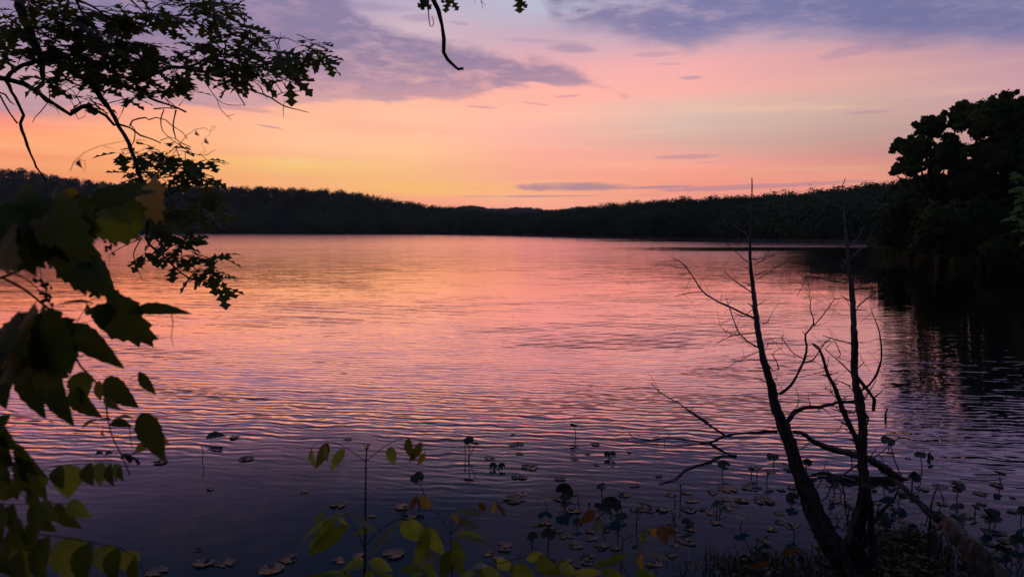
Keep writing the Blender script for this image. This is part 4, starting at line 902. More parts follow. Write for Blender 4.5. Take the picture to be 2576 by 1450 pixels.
def dbranch(parent, pts, w0, w1, Y=DY, f=c7, name='branch', dy=None, twigs=0):
    n = len(pts); dy = random.uniform(-.35, .35) if dy is None else dy; P3 = []
    for i, q in enumerate(pts):
        X_, Y_ = f(*q) if not callable(q[0]) else q[0](q[1], q[2]); P3.append(P(X_, Y_, Y + dy * i / max(1, n - 1)))
    mb = MB(); pp = tube(mb, P3, [w0 / 2 / FPX * Y, w1 / 2 / FPX * Y], 6, .05, .14, knob=.15)
    for _ in range(int(twigs * 1.8)):
        i = random.randrange(len(pp) // 3, len(pp)); p = pp[i]; L = random.uniform(.05, .22)
        d_ = Vector((random.uniform(-1, 1), random.uniform(-.6, .6), random.uniform(-.6, .9))).normalized(); e = p + d_ * L
        tube(mb, [p, p + d_ * L * .5 + Vector((0, 0, .01)), e], [max(.0016, w1 / 3 / FPX * Y), .0012], 4, .04)
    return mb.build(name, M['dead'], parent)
bA = P(*c6(815, 1500), DY); bA.z = -.05
tA = empty('dead_tree', bA); tag(tA, 'leafless dead tree leaning left, the left one of the two standing dead trees', 'dead tree')
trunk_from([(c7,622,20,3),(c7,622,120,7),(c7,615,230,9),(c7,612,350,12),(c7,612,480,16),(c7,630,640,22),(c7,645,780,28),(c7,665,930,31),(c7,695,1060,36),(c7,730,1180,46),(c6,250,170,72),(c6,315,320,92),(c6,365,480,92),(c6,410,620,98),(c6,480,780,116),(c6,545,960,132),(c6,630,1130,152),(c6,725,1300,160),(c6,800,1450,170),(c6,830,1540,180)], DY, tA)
for pts, w0, w1, tw_ in (
    ([(635,800),(540,755),(420,700),(350,650),(300,580),(260,520),(215,480),(180,465)], 6, 2, 4), ([(350,652),(265,660),(190,680)], 2.6, 1.3, 2), ([(258,520),(200,518),(165,500)], 2, 1, 3),
    ([(655,960),(600,930),(550,880),(520,810),(500,750),(480,690)], 4.5, 1.8, 4), ([(640,880),(560,890),(490,905),(430,940)], 3, 1.2, 5), ([(560,890),(500,882),(445,845)], 2, 1, 3),
    ([(620,655),(560,615),(510,580),(475,540)], 3.4, 1.4, 4), ([(640,742),(610,760),(575,790),(520,765)], 2.6, 1.2, 2), ([(630,740),(598,715)], 4, 2, 0),
    ([(665,1030),(600,1030),(520,1040)], 3, 1.2, 4), ([(660,985),(600,1010),(560,1030)], 2, 1, 2),
    ([(775,1220),(840,1170),(890,1080),(915,1020),(925,950),(918,890),(965,830),(955,780),(945,740),(950,690)], 8.5, 2.2, 5), ([(965,840),(1010,790),(1060,720),(1080,695),(1140,690),(1165,735)], 3, 1.3, 4),
    ([(915,1045),(960,1030),(1000,975),(1040,920)], 4, 1.4, 3), ([(910,1025),(850,990),(810,940),(785,900),(800,895)], 2.8, 1.4, 2), ([(918,890),(900,870)], 2.5, 1, 0),
    ([(700,1040),(740,1090),(770,1080),(760,1040),(735,1000),(750,980),(785,970)], 4, 1.6, 2), ([(600,490),(560,455),(500,400),(465,375)], 2.4, 1.1, 3), ([(610,370),(585,330),(530,290),(490,270)], 2.6, 1, 3),
    ([(635,500),(700,470),(770,440)], 2.4, 1, 3), ([(640,560),(740,520),(810,490)], 2.6, 1, 3), ([(645,585),(740,530),(790,505)], 2.2, 1, 2), ([(612,310),(640,270),(660,250)], 2.4, 1.2, 1),
    ([(680,830),(710,820),(720,795)], 3, 1.6, 1), ([(690,920),(780,908)], 2, 1, 1), ([(610,525),(575,515)], 2.4, 1.6, 0), ([(625,390),(660,390),(690,380)], 2, 1, 1), ([(632,475),(690,465),(715,430)], 2, 1, 2), ([(712,1060),(690,1000),(720,930)], 1.4, .8, 1),
    ([(748,1160),(700,1140),(640,1130)], 1.6, .8, 2), ([(865,1300),(880,1260),(868,1185)], 2.6, 1, 2), ([(700,1150),(740,1160),(775,1165),(790,1190)], 2.2, 1.2, 2)):
    dbranch(tA, pts, w0, w1, twigs=tw_)
dbranch(tA, [(820, 1370), (850, 1330), (900, 1300), (1000, 1290), (1090, 1270), (1190, 1260), (1240, 1265)], 13, 7, dy=.5, twigs=8)
dbranch(tA, [(c5, 2520, 190), (c5, 2446, 190), (c5, 2200, 210), (c5, 2070, 230), (c5, 1930, 285), (c5, 1750, 265), (c5, 1600, 250), (c5, 1400, 260), (c5, 1270, 235), (c5, 1240, 205)], 9, 2.2, dy=-.2, twigs=3)
dbranch(tA, [(c5, 1930, 288), (c5, 1700, 310), (c5, 1450, 295), (c5, 1280, 285), (c5, 1200, 250), (c5, 1110, 240)], 4.5, 1.5, dy=0, Y=5.6)
dbranch(tA, [(c5, 2070, 222), (c5, 1900, 110), (c5, 1750, 0), (c7, 380, 1380), (c7, 280, 1320), (c7, 215, 1270), (c7, 110, 1210), (c7, 65, 1160)], 6, 2, dy=.3, Y=5.65, twigs=3)
dbranch(tA, [(c5, 1940, 292), (c5, 2040, 350), (c5, 2100, 385), (c5, 2175, 400)], 8, 4.5, dy=.1, Y=5.6)

bB = P(*c6(870, 1440), DY + .1); bB.z = -.05
tB = empty('dead_tree', bB); tag(tB, 'upright dead tree forked low down, the right one of the two standing dead trees', 'dead tree')
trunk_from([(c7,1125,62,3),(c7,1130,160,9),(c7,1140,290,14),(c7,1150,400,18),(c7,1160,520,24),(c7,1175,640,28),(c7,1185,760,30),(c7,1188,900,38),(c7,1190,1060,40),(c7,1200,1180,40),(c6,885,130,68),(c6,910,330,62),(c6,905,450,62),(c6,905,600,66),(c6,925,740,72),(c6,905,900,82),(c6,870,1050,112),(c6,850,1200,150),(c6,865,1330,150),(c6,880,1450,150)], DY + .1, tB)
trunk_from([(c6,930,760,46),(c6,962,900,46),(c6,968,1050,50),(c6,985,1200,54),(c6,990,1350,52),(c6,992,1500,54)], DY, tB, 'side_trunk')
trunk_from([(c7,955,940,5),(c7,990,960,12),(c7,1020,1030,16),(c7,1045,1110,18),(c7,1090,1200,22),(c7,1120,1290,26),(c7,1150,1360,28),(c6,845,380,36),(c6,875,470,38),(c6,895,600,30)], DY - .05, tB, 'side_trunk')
for pts, w0, w1, tw_ in (
    ([(1130,185),(1050,160),(960,120),(900,115)], 2.2, .9, 3), ([(1125,62),(1135,40),(1140,18)], 3, 1.2, 0), ([(1128,70),(1110,66),(1095,76)], 3.5, 1.4, 0), ([(1130,90),(1165,80),(1210,120)], 2, .8, 2), ([(1140,80),(1180,66)], 2, .8, 1),
    ([(1160,400),(1215,350),(1230,310),(1250,290)], 3, 1.2, 2), ([(1160,480),(1220,420),(1280,395),(1400,410)], 2.8, .9, 3), ([(1150,605),(1080,595),(1000,575),(930,565),(905,620),(870,680)], 3.2, 1, 5), ([(930,565),(940,640),(942,700)], 1.6, .9, 4),
    ([(1145,500),(1125,470)], 2, 1, 0), ([(1150,545),(1080,500),(1000,530)], 1.6, .8, 2),
    ([(1205,740),(1260,690),(1320,650),(1340,600),(1375,570)], 3.6, 1.2, 3), ([(1190,638),(1212,636)], 5, 4, 0), ([(1170,940),(1100,920),(1045,905),(1015,895)], 4, 2, 2), ([(1180,1110),(1120,1050),(1060,1000),(1030,970)], 4.5, 1.8, 3),
    ([(1105,1015),(1115,1000),(1080,920)], 3, 1.6, 1), ([(1170,1175),(1085,1140)], 3.6, 1.6, 1), ([(1175,1040),(1110,1025)], 2.4, 1.4, 1), ([(1225,1205),(1290,1150),(1325,1080),(1342,1000),(1330,880),(1315,830),(1290,770),(1285,745)], 7, 1.8, 6),
    ([(1210,1130),(1260,1190),(1300,1250),(1296,1312)], 9, 8, 1), ([(1300,1240),(1345,1205)], 4, 2.4, 0), ([(1240,1255),(1290,1180),(1310,1145)], 3.6, 1.4, 1), ([(1222,1000),(1250,1060),(1285,1095)], 1.6, .8, 1), ([(1160,330),(1200,350),(1220,330)], 1.6, .8, 1)):
    dbranch(tB, pts, w0, w1, Y=DY + .1, twigs=tw_)
for pts, w0, w1, tw_ in (([(1035,1090),(960,1110),(895,1120)], 2.4, 1, 1), ([(1065,1090),(1030,1130),(880,1140)], 1.6, .8, 0), ([(1090,1240),(1050,1200),(1010,1180)], 2.4, 1, 6), ([(1040,1070),(1050,1010)], 2.4, 1.2, 0), ([(1028,1078),(995,1072)], 3, 1.6, 0),
    ([(1130,1370),(1110,1410),(1080,1435)], 2.8, 1.2, 2), ([(955,940),(985,970)], 2, 3, 0), ([(990,960),(1040,930),(1060,905)], 1.6, 1, 1), ([(1120,1290),(1200,1340)], 2.4, 1.2, 1), ([(1160,1390),(1190,1385)], 2.4, 1.2, 0), ([(1225,1300),(1268,1350),(1255,1400)], 7, 4, 0)):
    dbranch(tB, pts, w0, w1, Y=DY - .05, twigs=tw_)
for pts, w0, w1 in (([(920,640),(870,610),(760,680),(700,700),(640,695),(480,690),(380,670)], 5, 2.5), ([(900,610),(880,600),(800,640)], 3, 1.6), ([(740,700),(770,820),(780,950),(795,1060)], 4.5, 3), ([(700,700),(670,770),(640,840),(600,880)], 5, 3), ([(660,860),(670,960),(640,1000)], 3, 1.6),
    ([(880,1280),(900,1200),(960,1090),(1000,1030),(1060,950),(1150,850),(1178,770)], 17, 4), ([(1010,1010),(1030,900)], 6, 2.5), ([(1000,965),(1100,965),(1240,975),(1370,962)], 2, 1.2), ([(900,1060),(800,1090),(680,1120),(560,1090),(440,1100),(320,1160)], 1.6, 1), ([(870,1060),(800,930)], 2.2, 1.2), ([(850,910),(780,905),(700,1000)], 2, 1.2),
    ([(820,540),(825,600),(815,640)], 2.6, 1.6), ([(600,720),(560,790)], 3, 2), ([(420,495),(460,480),(500,450)], 2.5, 1.2)):
    dbranch(tB, pts, w0, w1, f=c6, Y=DY, twigs=2)

# fallen branch, horizontal log, rotten log
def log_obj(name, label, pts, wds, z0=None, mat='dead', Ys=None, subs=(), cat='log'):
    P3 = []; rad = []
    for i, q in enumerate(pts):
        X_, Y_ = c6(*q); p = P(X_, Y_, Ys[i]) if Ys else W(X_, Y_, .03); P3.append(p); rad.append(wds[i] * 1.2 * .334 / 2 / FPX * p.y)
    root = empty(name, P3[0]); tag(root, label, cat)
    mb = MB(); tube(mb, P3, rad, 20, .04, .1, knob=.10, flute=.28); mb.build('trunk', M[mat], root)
    for sp_, w0, w1, Y in subs:
        dbranch(root, sp_, w0, w1, f=c6, Y=Y, twigs=1)
    return root
log_obj('fallen_branch', 'long crooked fallen branch sloping down to the right across the dead trunks', [(390,360),(460,372),(560,440),(690,490),(830,525),(950,565),(1080,640),(1170,700),(1240,716)], [24,26,34,40,44,50,56,50,20], Ys=[6.0,6.1,6.2,6.4,6.6,6.8,7.1,7.3,7.4],
    subs=(([(1200,690),(1150,580),(1110,455),(1040,440)], 4, 1.6, 7.2), ([(1105,455),(1190,395)], 3.2, 1.4, 7.2), ([(940,580),(1040,520),(1100,460)], 3.4, 2, 7.2), ([(950,560),(1000,500),(1015,470)], 3.6, 1.6, 6.8), ([(1070,600),(1050,545),(1010,520)], 2, 1.2, 7.0), ([(500,410),(495,450),(425,495)], 2.4, 1.2, 6.2)), cat='fallen branch')
log_obj('floating_log', 'straight dark log lying level in the water behind both dead trunks', [(520,682),(620,668),(700,690),(880,702),(1050,712),(1180,700)], [14,22,26,30,34,26])
log_obj('fallen_limb', 'slim fallen limb running down right to the pale rotten log, with an upright forked stub', [(1150,725),(1230,790),(1320,880),(1410,965),(1480,1020)], [26,30,36,44,50], Ys=[6.6,6.45,6.3,6.15,6.05], subs=(([(1370,1400),(1400,1230),(1415,1060),(1425,900),(1445,830),(1480,760)], 11, 3, 6.15), ([(1340,1150),(1500,1080)], 6, 4, 6.1), ([(1430,950),(1480,955),(1530,945)], 2, 1, 6.1)), cat='fallen branch')
log_obj('rotten_log', 'thick pale rotten log running off the lower right corner', [(1480,1020),(1560,1060),(1640,1170),(1760,1310),(1870,1440),(1990,1580)], [60,100,120,165,200,210], mat='rotten', Ys=[6.3,6.1,5.95,5.8,5.7,5.6])
log_obj('sunken_branch', 'short dark sunken branch lying between the right trunk and the rotten log', [(1000,1195),(1100,1188),(1200,1145),(1340,1132)], [26,30,30,24], cat='fallen branch')
log_obj('driftwood', 'pale bare stick lying below the dead trunks near the bottom edge', [(1030,1380),(1130,1405),(1260,1400),(1420,1420)], [14,16,14,10], cat='stick')
def stick(pts, w, label):
    P3 = [W(*pts[0], -.02)]; Y = P3[0].y
    for q in pts[1:]: P3.append(P(q[0], q[1], Y))
    mb = MB(); tube(mb, P3, [w / 2 / FPX * Y, w / 3.2 / FPX * Y], 6, .04, .1); o = mb.build('stick', M['dead']); rebase(o, P3[0]); tag(o, label, 'stick')
stick([(2229, 1052), (2228, 1040), (2233, 1026)], 6, 'short thick stub poking out of the water right of the dead trees')
stick([(508, 1165), (511, 1140), (506, 1117)], 2.4, 'thin crooked stick poking out of the dark water at left')
stick([(2340, 1155), (2336, 1143), (2341, 1138)], 8, 'dark pointed stub in the water among the raised leaves at right')
# snaking floating twig
P3 = [W(*c5(x, y), .01) for x, y in ((2170, 400), (2020, 400), (1950, 440), (1870, 470), (1740, 510), (1700, 545), (1640, 600), (1500, 640))]
mb = MB(); tube(mb, P3, [.02, .006], 6, .08, .3); o = mb.build('floating_twig', M['dead']); rebase(o, P3[0]); tag(o, 'thin twisted twig floating left of the leaning dead trunk', 'twig')

# ------------------------------------------------------------------ lily pads and spatterdock
def pad_mesh(seed, rag=.12):
    g = random.Random(seed); N = 60; rings = 4; V = [(0, 0, .004)]; no = g.uniform(0, 6.28); ph = g.uniform(0, 6)
    for j in range(1, rings + 1):
        for k in range(N):
            th = 2 * math.pi * k / N; r = j / rings; dl = abs((th - no + math.pi) % (2 * math.pi) - math.pi)
            rr = r * (1 + (rag * math.sin(3 * th + ph) * .35 + rag * math.sin(11 * th) * .12 + g.uniform(-rag, rag) * .3) * r)
            if dl < .22: rr = min(rr, .18 + dl)
            z = .006 + .03 * r * r * (.5 + .5 * math.sin(9 * th + ph)) + g.uniform(0, .02) * r * r + (.03 * r ** 4)
            V.append((math.cos(th) * rr, math.sin(th) * rr, z))
    F = [(0, 1 + k, 1 + (k + 1) % N) for k in range(N)]
    for j in range(rings - 1):
        o = 1 + j * N
        for k in range(N): k2 = (k + 1) % N; F.append((o + k, o + N + k, o + N + k2, o + k2))
    return V, F
pad_protos = []
for i in range(7):
    for key in ('pad', 'pad_pink'):
        V, F = pad_mesh(50 + i, .10 + .04 * i); me = bpy.data.meshes.new('lily_pad'); me.from_pydata(V, [], F); me.materials.append(M[key])
        me.polygons.foreach_set('use_smooth', [True] * len(me.polygons)); pad_protos.append((key, me))
ranked = []
def put_pad(px, py, w, label, group, pink=False):
    p = W(px, py, 0); key = 'pad_pink' if pink else 'pad'; me = random.choice([q for k, q in pad_protos if k == key])
    o = bpy.data.objects.new('lily_pad', me); COL.objects.link(o); s = w * .88 / 2 / FPX * p.y; o.location = (p.x, p.y, 0.004); o.scale = (s * random.uniform(.8, 1.1), s, s * random.uniform(1.0, 2.2)); o.rotation_euler = (random.uniform(-.07, .07), random.uniform(-.05, .05), random.uniform(0, 6.28))
    tag(o, label, 'lily pad', group); return o
LP = 'lily pads floating on the lake'
solo = [ # unique pads in open water
 (545, 1100+120, 0, None)]
for px, py, w, lb, pk in (
 (765+0, 1236, 26, 'small round pale pad floating alone in the dark water left of the sapling stem', False),
 (528, 1230, 26, 'single small oval pad floating in the empty dark water at lower left', False),
 (497, 1383, 26, 'tiny tilted pad floating above the two broad pads at lower left', False),
 (512, 1417, 62, 'broad faint pad with ragged rim, left one of two broad pads at lower left', False),
 (567, 1417, 62, 'broad tilted pad with bright rim, right one of two broad pads at lower left', False),
 (683, 1432, 70, 'large veined pale pad touching the bottom edge left of the sapling', False),
 (726, 1406, 54, 'round veined pad floating just above the large pale pad left of the sapling', False),
 (620, 1154, 46, 'thin pale pad in the dark water right of the vine tip', False),
 (405, 1157+5, 46, 'thin pale pad lying behind the vine stem at left', False),
 (905, 1400, 48, 'veined pad directly beside the sapling stem on its left', False),
 (990, 1394, 66, 'bright frilled pad beside the sapling stem on its right', False),
 (935, 1298, 26, 'small round pad just right of the sapling stem halfway down', False),
 (850, 1410, 40, 'faint broken pad between two veined pads left of the sapling', False),
 (1030, 1298, 56, 'frilled pad below the drooping orange leaf pair', False),
 (395, 1438, 60, 'curled pad with a pink turned-up edge at the bottom left near the shrub', True),
 (875, 1098+7, 24, 'pinkish curled leaf floating between the left arching stalk and the stem tip', True),
 (1010, 1275, 50, 'pair-like torn pad left of the raised round leaf stalk', False),
 (851, 1270, 50, 'long pale streaky pad left of the sapling stem', False),
 (1075, 1278, 24, 'small pink pad right of the drooping orange leaves', True),
 (590, 1100, 30, 'bright thin pad lying right of the dark curled leaf at left', False),
 (1290, 1258, 56, 'ragged pale pad left of the raised round leaf group', False)):
    put_pad(px, py, w, lb, LP, pk)
zoneA = [(c5(x, y), w) for x, y, w in ((155,1175,150),(150,1215,130),(30,1255,110),(100,1295,130),(240,800,110),(320,790,60),(310,730,110),(760,880,150),(690,1100,150),(770,1180,170),(620,1050,100),(430,1000,80),(510,985,150),(910,1120,120),(900,1060,100),(1000,1180,150),(1120,1200,120),(1000,1210,90),(880,1290,140),(870,1330,120),(700,1310,110),(790,1360,70),(1040,1050,80),(650,780,130),(560,770,80),(750,800,100),(770,740,70))]
zoneB = [(c5(x, y), w) for x, y, w in ((1310,865,150),(1390,840,120),(1520,870,150),(1760,870,150),(1420,880,100),(1740,720,110),(1780,790,120),(1340,800,60),(1200,740,140),(1290,660,110),(1600,740,110),(1900,870,110),(2100,690,200),(1960,720,110),(2220,790,140),(2400,790,180),(1740,1150,160),(1680,1130,110),(1790,1170,80),(1640,1180,110),(1470,1340,150),(1420,1350,90),(1610,1270,110),(1640,1050,90),(1760,1040,120),(1960,900,110),(2080,860,120),(2170,830,90))]
zoneC = [(c6(x, y), w / .2896 * .334 * .9) for x, y, w in ((60,780,150),(200,890,120),(280,975,100),(280,1040,100),(160,1150,110),(220,1090,120),(380,780,110),(350,640,120),(790,750,110),(1620,800,90),(1620,740,110),(1500,770,120),(1800,900,100),(1850,1000,120),(1300,840,90),(1700,1000,110),(1900,1120,120),(1210,820,110),(1920,760,120),(560,1220,80),(420,1250,120),(700,880,120),(1250,560,60),(1500,900,110),(1980,1180,150),(2050,960,120))]
zoneD = [(c5(x, y), w) for x, y, w in ((280,300,110),(220,310,60),(950,300,110),(230,215,50),(880,385,60),(1500,580,80),(380,500,160),(290,380,80),(310,590,110),(30,420,110),(250,590,90),(640,600,110),(770,430,80),(960,480,60),(1240,370,50),(1990,440,60))]
for Z, lb in ((zoneA, 'patch right of the sapling'), (zoneB, 'rows left of the leaning dead trunk'), (zoneC, 'crowd around the dead trunks'), (zoneD, 'ripples beyond the raised leaves')):
    for (q, w) in Z: ranked.append((lb, q[1], q[0], put_pad(q[0], q[1], w * .2896, lb, LP, random.random() < .12)))
for _ in range(34):
    px = random.uniform(1640, 2560); py = random.uniform(1230, 1440)
    ranked.append(('crowd around the dead trunks', py, px, put_pad(px, py, random.uniform(18, 40), 'pad', LP, random.random() < .1)))
ORD = 'leftmost second third fourth fifth sixth seventh eighth ninth tenth'.split()
ROW = 'farthest second third fourth fifth sixth seventh eighth ninth tenth eleventh twelfth thirteenth'.split()
def rank(items, noun, per):
    for zone in sorted({q[0] for q in items}):
        L = sorted([q for q in items if q[0] == zone], key=lambda q: q[1])
        for r in range(0, len(L), per):
            for k, q in enumerate(sorted(L[r:r + per], key=lambda q: q[2])):
                q[3]['label'] = '%s, %s in %s row of %s' % (noun, ORD[k] if k == 0 else ORD[k] + ' from left', ROW[r // per], zone)
rank(ranked, 'floating pad', 6)

def raised_leaf(px, py, bx, by, w, label, tilt=None, group=None, leafmat='spat', bud=False, name='pond_lily_leaf'):
    """round leaf held above the water on a stalk: leaf centre pixel, stalk-foot pixel, leaf width px"""
    f = W(bx, by, 0); top = P(px, py, f.y + random.uniform(-.03, .03)); root = empty(name, (f.x, f.y, 0)); tag(root, label, 'pond plant', group)
    mb = MB(); tube(mb, [f - Vector((0, 0, .15)), f, f.lerp(top, .5) + Vector((random.uniform(-.01, .01), 0, 0)), top], [.0065, .0065, .006, .005], 6, .04, .05); mb.build('stalk', M['spat'], root)
    R_ = w / 2 / FPX * f.y; mb = MB()
    if bud:
        V = [(top.x + math.cos(t) * math.sin(a) * .013, top.y + math.sin(t) * math.sin(a) * .013, top.z + math.cos(a) * .016) for a in (.4, 1.1, 1.8, 2.6) for t in [k * math.pi / 4 for k in range(8)]]
        mb.add(V, [(i * 8 + k, i * 8 + (k + 1) % 8, (i + 1) * 8 + (k + 1) % 8, (i + 1) * 8 + k) for i in range(3) for k in range(8)] + [tuple(range(8)), tuple(range(31, 23, -1))]); mb.build('bud', M['spat'], root); return root
    tilt = tilt if tilt is not None else (random.uniform(-.5, .5), random.uniform(-.3, .6))
    fo = random.uniform(0, .55); no = random.uniform(3.6, 5.8); N = 34; cup = random.uniform(-.25, .45); V = []
    Mx = Matrix.Rotation(tilt[0], 3, 'Y') @ Matrix.Rotation(tilt[1], 3, 'X')
    for j in range(0, 4):
        for k in range(N):
            th = 2 * math.pi * k / N; dl = abs((th - no + math.pi) % (2 * math.pi) - math.pi); r = (j + .02) / 3
            if dl < .25: r = min(r, .15 + dl * .9)
            v = Vector((math.cos(th) * r, math.sin(th) * r * .88, cup * r * r * (1 if math.cos(2 * th + no) > 0 else .5) + fo * abs(math.sin(th - no)) * r + .05 * math.sin(5 * th) * r + random.uniform(-.02, .02) * r)) * R_
            V.append(tuple(top + Mx @ v))
    mb.add(V, [(j * N + k, j * N + (k + 1) % N, (j + 1) * N + (k + 1) % N, (j + 1) * N + k) for j in range(3) for k in range(N)]); mb.build('leaf_blade', M[leafmat], root); return root
RL = 'round leaves raised above the water on stalks'
def rl(f, x, y, bx, by, w, label, **k):
    s = .334 if f is c6 else .2896; a = f(x, y); b = f(bx, by); return raised_leaf(a[0], a[1], b[0], b[1], w * s, label, group=RL, **k)
rl(c5, 765, 148, 775, 230, 80, 'small raised leaf standing alone farthest out in the pink ripples', tilt=(.1, -.5))
rl(c4, 1850, 268, 1845, 435, 90, 'upright folded leaf cluster on a bent stalk in mid water right of the sapling', tilt=(-.2, .9))
rl(c4, 1905, 300, 1848, 430, 70, 'dark flat leaf on the same spot as the folded leaf cluster', tilt=(.1, .1))
rl(c4, 1815, 275, 1820, 400, 50, 'narrow dark leaf left of the folded leaf cluster', tilt=(.7, .3))
rl(c4, 1405, 595, 1465, 745, 125, 'leaning teal leaf like a tipped hat above the drooping orange leaves', tilt=(-.25, .8))
rl(c5, 1050, 385, 1075, 420, 60, 'left half of the dark heart-shaped leaf on the purple ripples', tilt=(0, 1.1)); rl(c5, 1100, 385, 1078, 420, 50, 'right half of the dark heart-shaped leaf on the purple ripples', tilt=(0, 1.1))
rl(c5, 60, 485, 90, 515, 70, 'dark round leaf, left of the pair sitting low on the water', tilt=(0, 1.0)); rl(c5, 132, 487, 96, 517, 66, 'dark round leaf, right of the pair sitting low on the water', tilt=(0, 1.0))
rl(c5, 508, 790, 530, 855, 135, 'flat wavy leaf seen edge-on with a round black reflection, left of the tall leaf', tilt=(.05, -.05))
rl(c5, 672, 712, 675, 815, 165, 'large upright dark teal leaf, tallest of the raised group', tilt=(.45, 1.15))
rl(c5, 690, 835, 668, 900, 90, 'low dark leaf just under the large upright teal leaf', tilt=(-.3, .1)); rl(c5, 650, 905, 665, 965, 90, 'flat dark leaf at the foot of the tall leaf group', tilt=(0, .0))
rl(c5, 1000, 688, 1008, 775, 105, 'pale bowl-shaped leaf right of the tall teal leaf', tilt=(-.15, .35), leafmat='pad')
rl(c5, 1160, 765, 1170, 905, 66, 'thin dark leaf on a long stalk right of the big black leaf', tilt=(.3, .0))
rl(c5, 1080, 830, 1085, 905, 175, 'big black rounded leaf in the middle of the raised group', tilt=(.1, 1.1)); rl(c5, 965, 835, 1040, 880, 60, 'small black leaf touching the big black rounded leaf', tilt=(0, 1.0))
rl(c5, 802, 758, 805, 862, 44, 'tiny capped stalk between the tall teal leaf and the pale bowl', tilt=(.3, .2)); rl(c5, 892, 815, 890, 870, 26, 'thin flower stalk with a tiny cap above the orange-brown leaf', bud=True)
rl(c5, 1040, 985, 1015, 1075, 95, 'pinkish curled leaf on a stalk below the big black leaf', tilt=(-.3, .4), leafmat='pad_pink')
rl(c5, 1145, 945, 1142, 1105, 110, 'teal leaf on a long straight stalk below the big black leaf', tilt=(.1, .3)); rl(c5, 1190, 920, 1180, 960, 70, 'small black drooping leaf right of the long straight stalk', tilt=(.4, .9))
rl(c5, 1320, 888, 1303, 1022, 95, 'narrow leaf blown to one side above a heart-shaped reflection', tilt=(-.35, .05)); rl(c5, 1612, 880, 1625, 945, 100, 'small leaf over a heart-shaped black reflection near the bud stalk', tilt=(0, .1))
rl(c5, 1640, 738, 1640, 862, 20, 'lower of two straight stalks tipped with a closed bud', bud=True); rl(c5, 1686, 660, 1685, 790, 20, 'farther of two straight stalks tipped with a closed bud', bud=True)
rl(c5, 535, 1090, 535, 1182, 130, 'broad teal leaf on a short stalk above a winged black reflection', tilt=(0, .75)); rl(c5, 400, 1110, 400, 1190, 105, 'teal leaf just left of the broad teal leaf', tilt=(-.2, .7))
rl(c5, 1750, 985, 1752, 1040, 115, 'crumpled teal leaf sitting on the water right of the heart-shaped reflection', tilt=(.1, .8)); rl(c5, 780, 985, 790, 1030, 110, 'blue-green leaf behind the orange-brown leaf', tilt=(.2, .6))
rl(c5, 2062, 480, 2052, 560, 112, 'dull green dome-shaped leaf at the far left of the crowd', tilt=(0, .7)); rl(c5, 2310, 528, 2302, 575, 80, 'flat dark leaf over a long black reflection left of the leaning trunk', tilt=(0, 0)); rl(c5, 2362, 500, 2350, 590, 70, 'small leaf on a tall stalk touching the leaning trunk on its left', tilt=(.2, .1))
rl(c6, 1095, 428, 1105, 480, 110, 'dark green leaf caught at the tip of the fallen branch', tilt=(.1, .6)); rl(c6, 1340, 540, 1352, 658, 88, 'raised leaf right of the fallen branch, next to a pointed stub', tilt=(-.15, .4)); rl(c6, 1422, 550, 1415, 580, 44, 'small dark pointed leaf next to the raised leaf right of the fallen branch', tilt=(.2, 1.2))
rl(c6, 1940, 680, 1946, 748, 84, 'rightmost raised leaf, tilted like a dish, near the right edge', tilt=(.35, .1)); rl(c6, 228, 548, 238, 600, 92, 'green leaf seen left of the leaning trunk at the height of the fork', tilt=(-.1, .6)); rl(c6, 485, 590, 480, 640, 70, 'teal round leaf peeping out right of the leaning trunk', tilt=(0, 1.2))
rl(c6, 1480, 782, 1518, 872, 110, 'flat grey-green leaf left of a twin on the open water right of the dead trees', tilt=(.1, .1)); rl(c6, 1625, 800, 1620, 908, 100, 'flat leaf on a straight stalk, right twin on the open water at right', tilt=(0, .1))
crowd = []
for i in range(62):                                   # the crowd around the dead trunks
    px = random.uniform(1780, 2460) if i < 48 else random.uniform(2380, 2570); py = random.uniform(1200, 1425) if i < 48 else random.uniform(1290, 1430); w = random.uniform(20, 44); h = random.uniform(6, 26)
    w_ = raised_leaf(px + random.uniform(-6, 6), py - h, px, py, w, 'dark raised leaf in the crowd around the feet of the dead trees', group='crowded raised leaves by the dead trees', tilt=(random.uniform(-.5, .5), random.uniform(-.35, .5) if i % 4 else 1.0))
    crowd.append(('crowd by the dead trees', py, px, w_))
rank(crowd, 'dark raised leaf', 6)
# curled leaf and flotsam at left
mb = MB(); p = W(540, 1108, .01)
leaf(mb, p + Vector((-.13, 0, .03)), p + Vector((.16, .02, .06)), .16, 'ovate', (0, -.5, 1), .4, .1); leaf(mb, p + Vector((.02, -.02, .04)), p + Vector((.15, -.03, .10)), .08, 'ovate', (0, -.5, 1), .6, .1)
o = mb.build('curled_leaf', M['spat']); rebase(o, p); tag(o, 'dark curled leaf floating alone on the left part of the lake', 'leaf')
mb = MB()
for dx_ in (-12, 12):
    p = W(262 + dx_, 1145, .01); leaf(mb, p + Vector((-.06, 0, .01)), p + Vector((.06, 0, .03)), .09, 'ovate', (0, -.5, 1), .4, .1)
o = mb.build('floating_leaf', M['spat']); rebase(o, W(262, 1145)); tag(o, 'pair-lobed black leaf on the water behind the vine at left', 'leaf')
def scum():
    a = random.uniform(0, 1); px = 120 + 190 * a + random.gauss(0, 25); py = 1095 + 38 * a + random.gauss(0, 12); p = W(px, py); return (p.x, p.y, -.005)
blades('pondweed', 'matted pondweed breaking the surface at left behind the vine', scum, 500, .002, .008, .03, 'pad', 'pondweed', 1.5)
def scum2():
    px = random.gauss(2380, 90); py = random.gauss(1285, 40); p = W(px, py); return (p.x, p.y, -.005)
blades('pondweed', 'matted pondweed breaking the surface at right near the rotten log', scum2, 500, .002, .01, .03, 'grass', 'pondweed', 1.5)
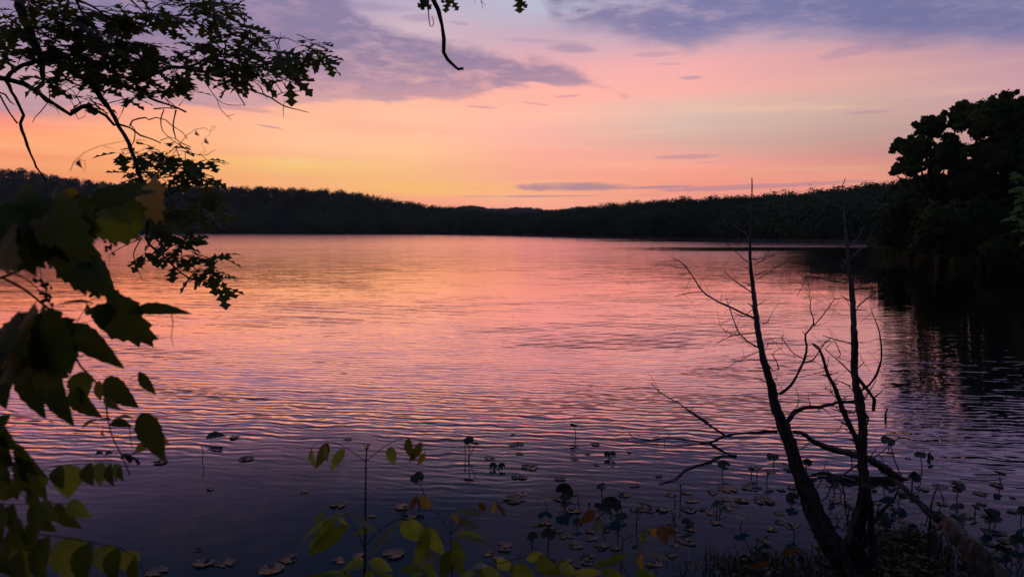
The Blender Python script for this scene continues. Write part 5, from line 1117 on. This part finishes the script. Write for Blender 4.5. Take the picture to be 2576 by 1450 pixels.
# grass and weeds at the near waterline, right
def gr():
    px = random.choice((random.gauss(1900, 110), random.uniform(1800, 2576), random.gauss(2290, 60), random.gauss(2290, 60))); py = random.uniform(1400, 1500)
    if 2180 < px < 2400: py = random.uniform(1345, 1480)
    p = W(px, py); return (p.x, p.y, max(0, bank_z(p.x, p.y)) - .01)
blades('grass', 'dark grass and weeds at the near waterline along the lower right edge', gr, 2600, .04, .16, .006, 'grass', 'grass', .9)
Q = MB()
for _ in range(280):
    p = Vector(gr()); p.z += random.uniform(.02, .16); a = random.uniform(0, 6.28); L = random.uniform(.03, .08)
    leaf(Q, p, p + Vector((math.cos(a), math.sin(a), random.uniform(-.3, .4))) * L, L * .6, 'ovate', (0, -.3, 1), .2, .08)
tag(Q.build('weeds', M['grass'], smooth=False), 'low leafy weeds among the grass in the lower right corner', 'weeds', kind='stuff')
# pinkish dry leaves lying among the weeds
for x, y, lb in ((360, 1280, 'pinkish dry leaf standing among the grass left of the leaning trunk'), (135, 1385, 'long pinkish dry leaf near the bottom edge left of the dead trunks'), (620, 1240, 'pinkish dry leaf beside the foot of the leaning trunk')):
    X_, Y_ = c6(x, y); p = W(X_, Y_, .05); mb = MB(); leaf(mb, p + Vector((-.09, 0, 0)), p + Vector((.10, 0, .06)), .06, 'ovate', (0, -1, .6), .3, .1); o = mb.build('dry_leaf', M['orange']); rebase(o, p); tag(o, lb, 'leaf')
# twig at the right edge; its lit look is painted into the leaf colour
rb = Vector((6.6, 7.0, 0)); rt = empty('young_tree', rb); tag(rt, 'young tree with green leaves painted as lit at the right edge before the dark trees', 'tree')
mb = MB(); tube(mb, [rb - Vector((0, 0, .3)), rb + Vector((-.1, .1, 1.5)), rb + Vector((-.2, .2, 3.0)), rb + Vector((-.2, .4, 4.2))], [.07, .055, .04, .015], 8, .2); mb.build('trunk', M['bark'], rt)
mb = MB(); Lf = MB()
for x, y in ((2560, 440), (2566, 470), (2552, 480), (2572, 500), (2545, 548), (2560, 540), (2574, 560), (2562, 576), (2600, 450), (2610, 520), (2630, 560), (2590, 600), (2556, 452), (2570, 520), (2580, 480)):
    p = P(x + 6, y, 7.6); tube(mb, [rb + Vector((-.2, .4, 3.2)), p], [.01, .003], 4, .2)
    for k in range(9):
        a = random.uniform(0, 6.28); d_ = Vector((math.cos(a), math.sin(a), random.uniform(-.7, .3))); q = p + d_ * random.uniform(0, .05); L = random.uniform(.06, .10); leaf(Lf, q, q + d_ * L, L * .6, 'ovate', (0, -.5, 1), .2, .06)
mb.build('branches', M['bark'], rt); Lf.build('foliage', M['bright'], rt, smooth=False)

# ------------------------------------------------------------------ thin evening air over the lake
mb = MB(); x0, x1, y0, y1, z0, z1 = -1700, 1900, -20, 2300, -1.6, 190
mb.add([(x0,y0,z0),(x1,y0,z0),(x1,y1,z0),(x0,y1,z0),(x0,y0,z1),(x1,y0,z1),(x1,y1,z1),(x0,y1,z1)], [(0,3,2,1),(4,5,6,7),(0,1,5,4),(1,2,6,5),(2,3,7,6),(3,0,4,7)])
m = new_mat('haze'); pv = E.nt.nodes.new('ShaderNodeVolumePrincipled'); pv.inputs['Color'].default_value = (0.8, 0.85, 1.0, 1); pv.inputs['Density'].default_value = 0.00012
o_ = E.nt.nodes.new('ShaderNodeOutputMaterial'); E.nt.links.new(pv.outputs[0], o_.inputs['Volume'])
hz = mb.build('haze', m, smooth=False); tag(hz, 'thin evening haze over the lake', 'haze', kind='stuff')
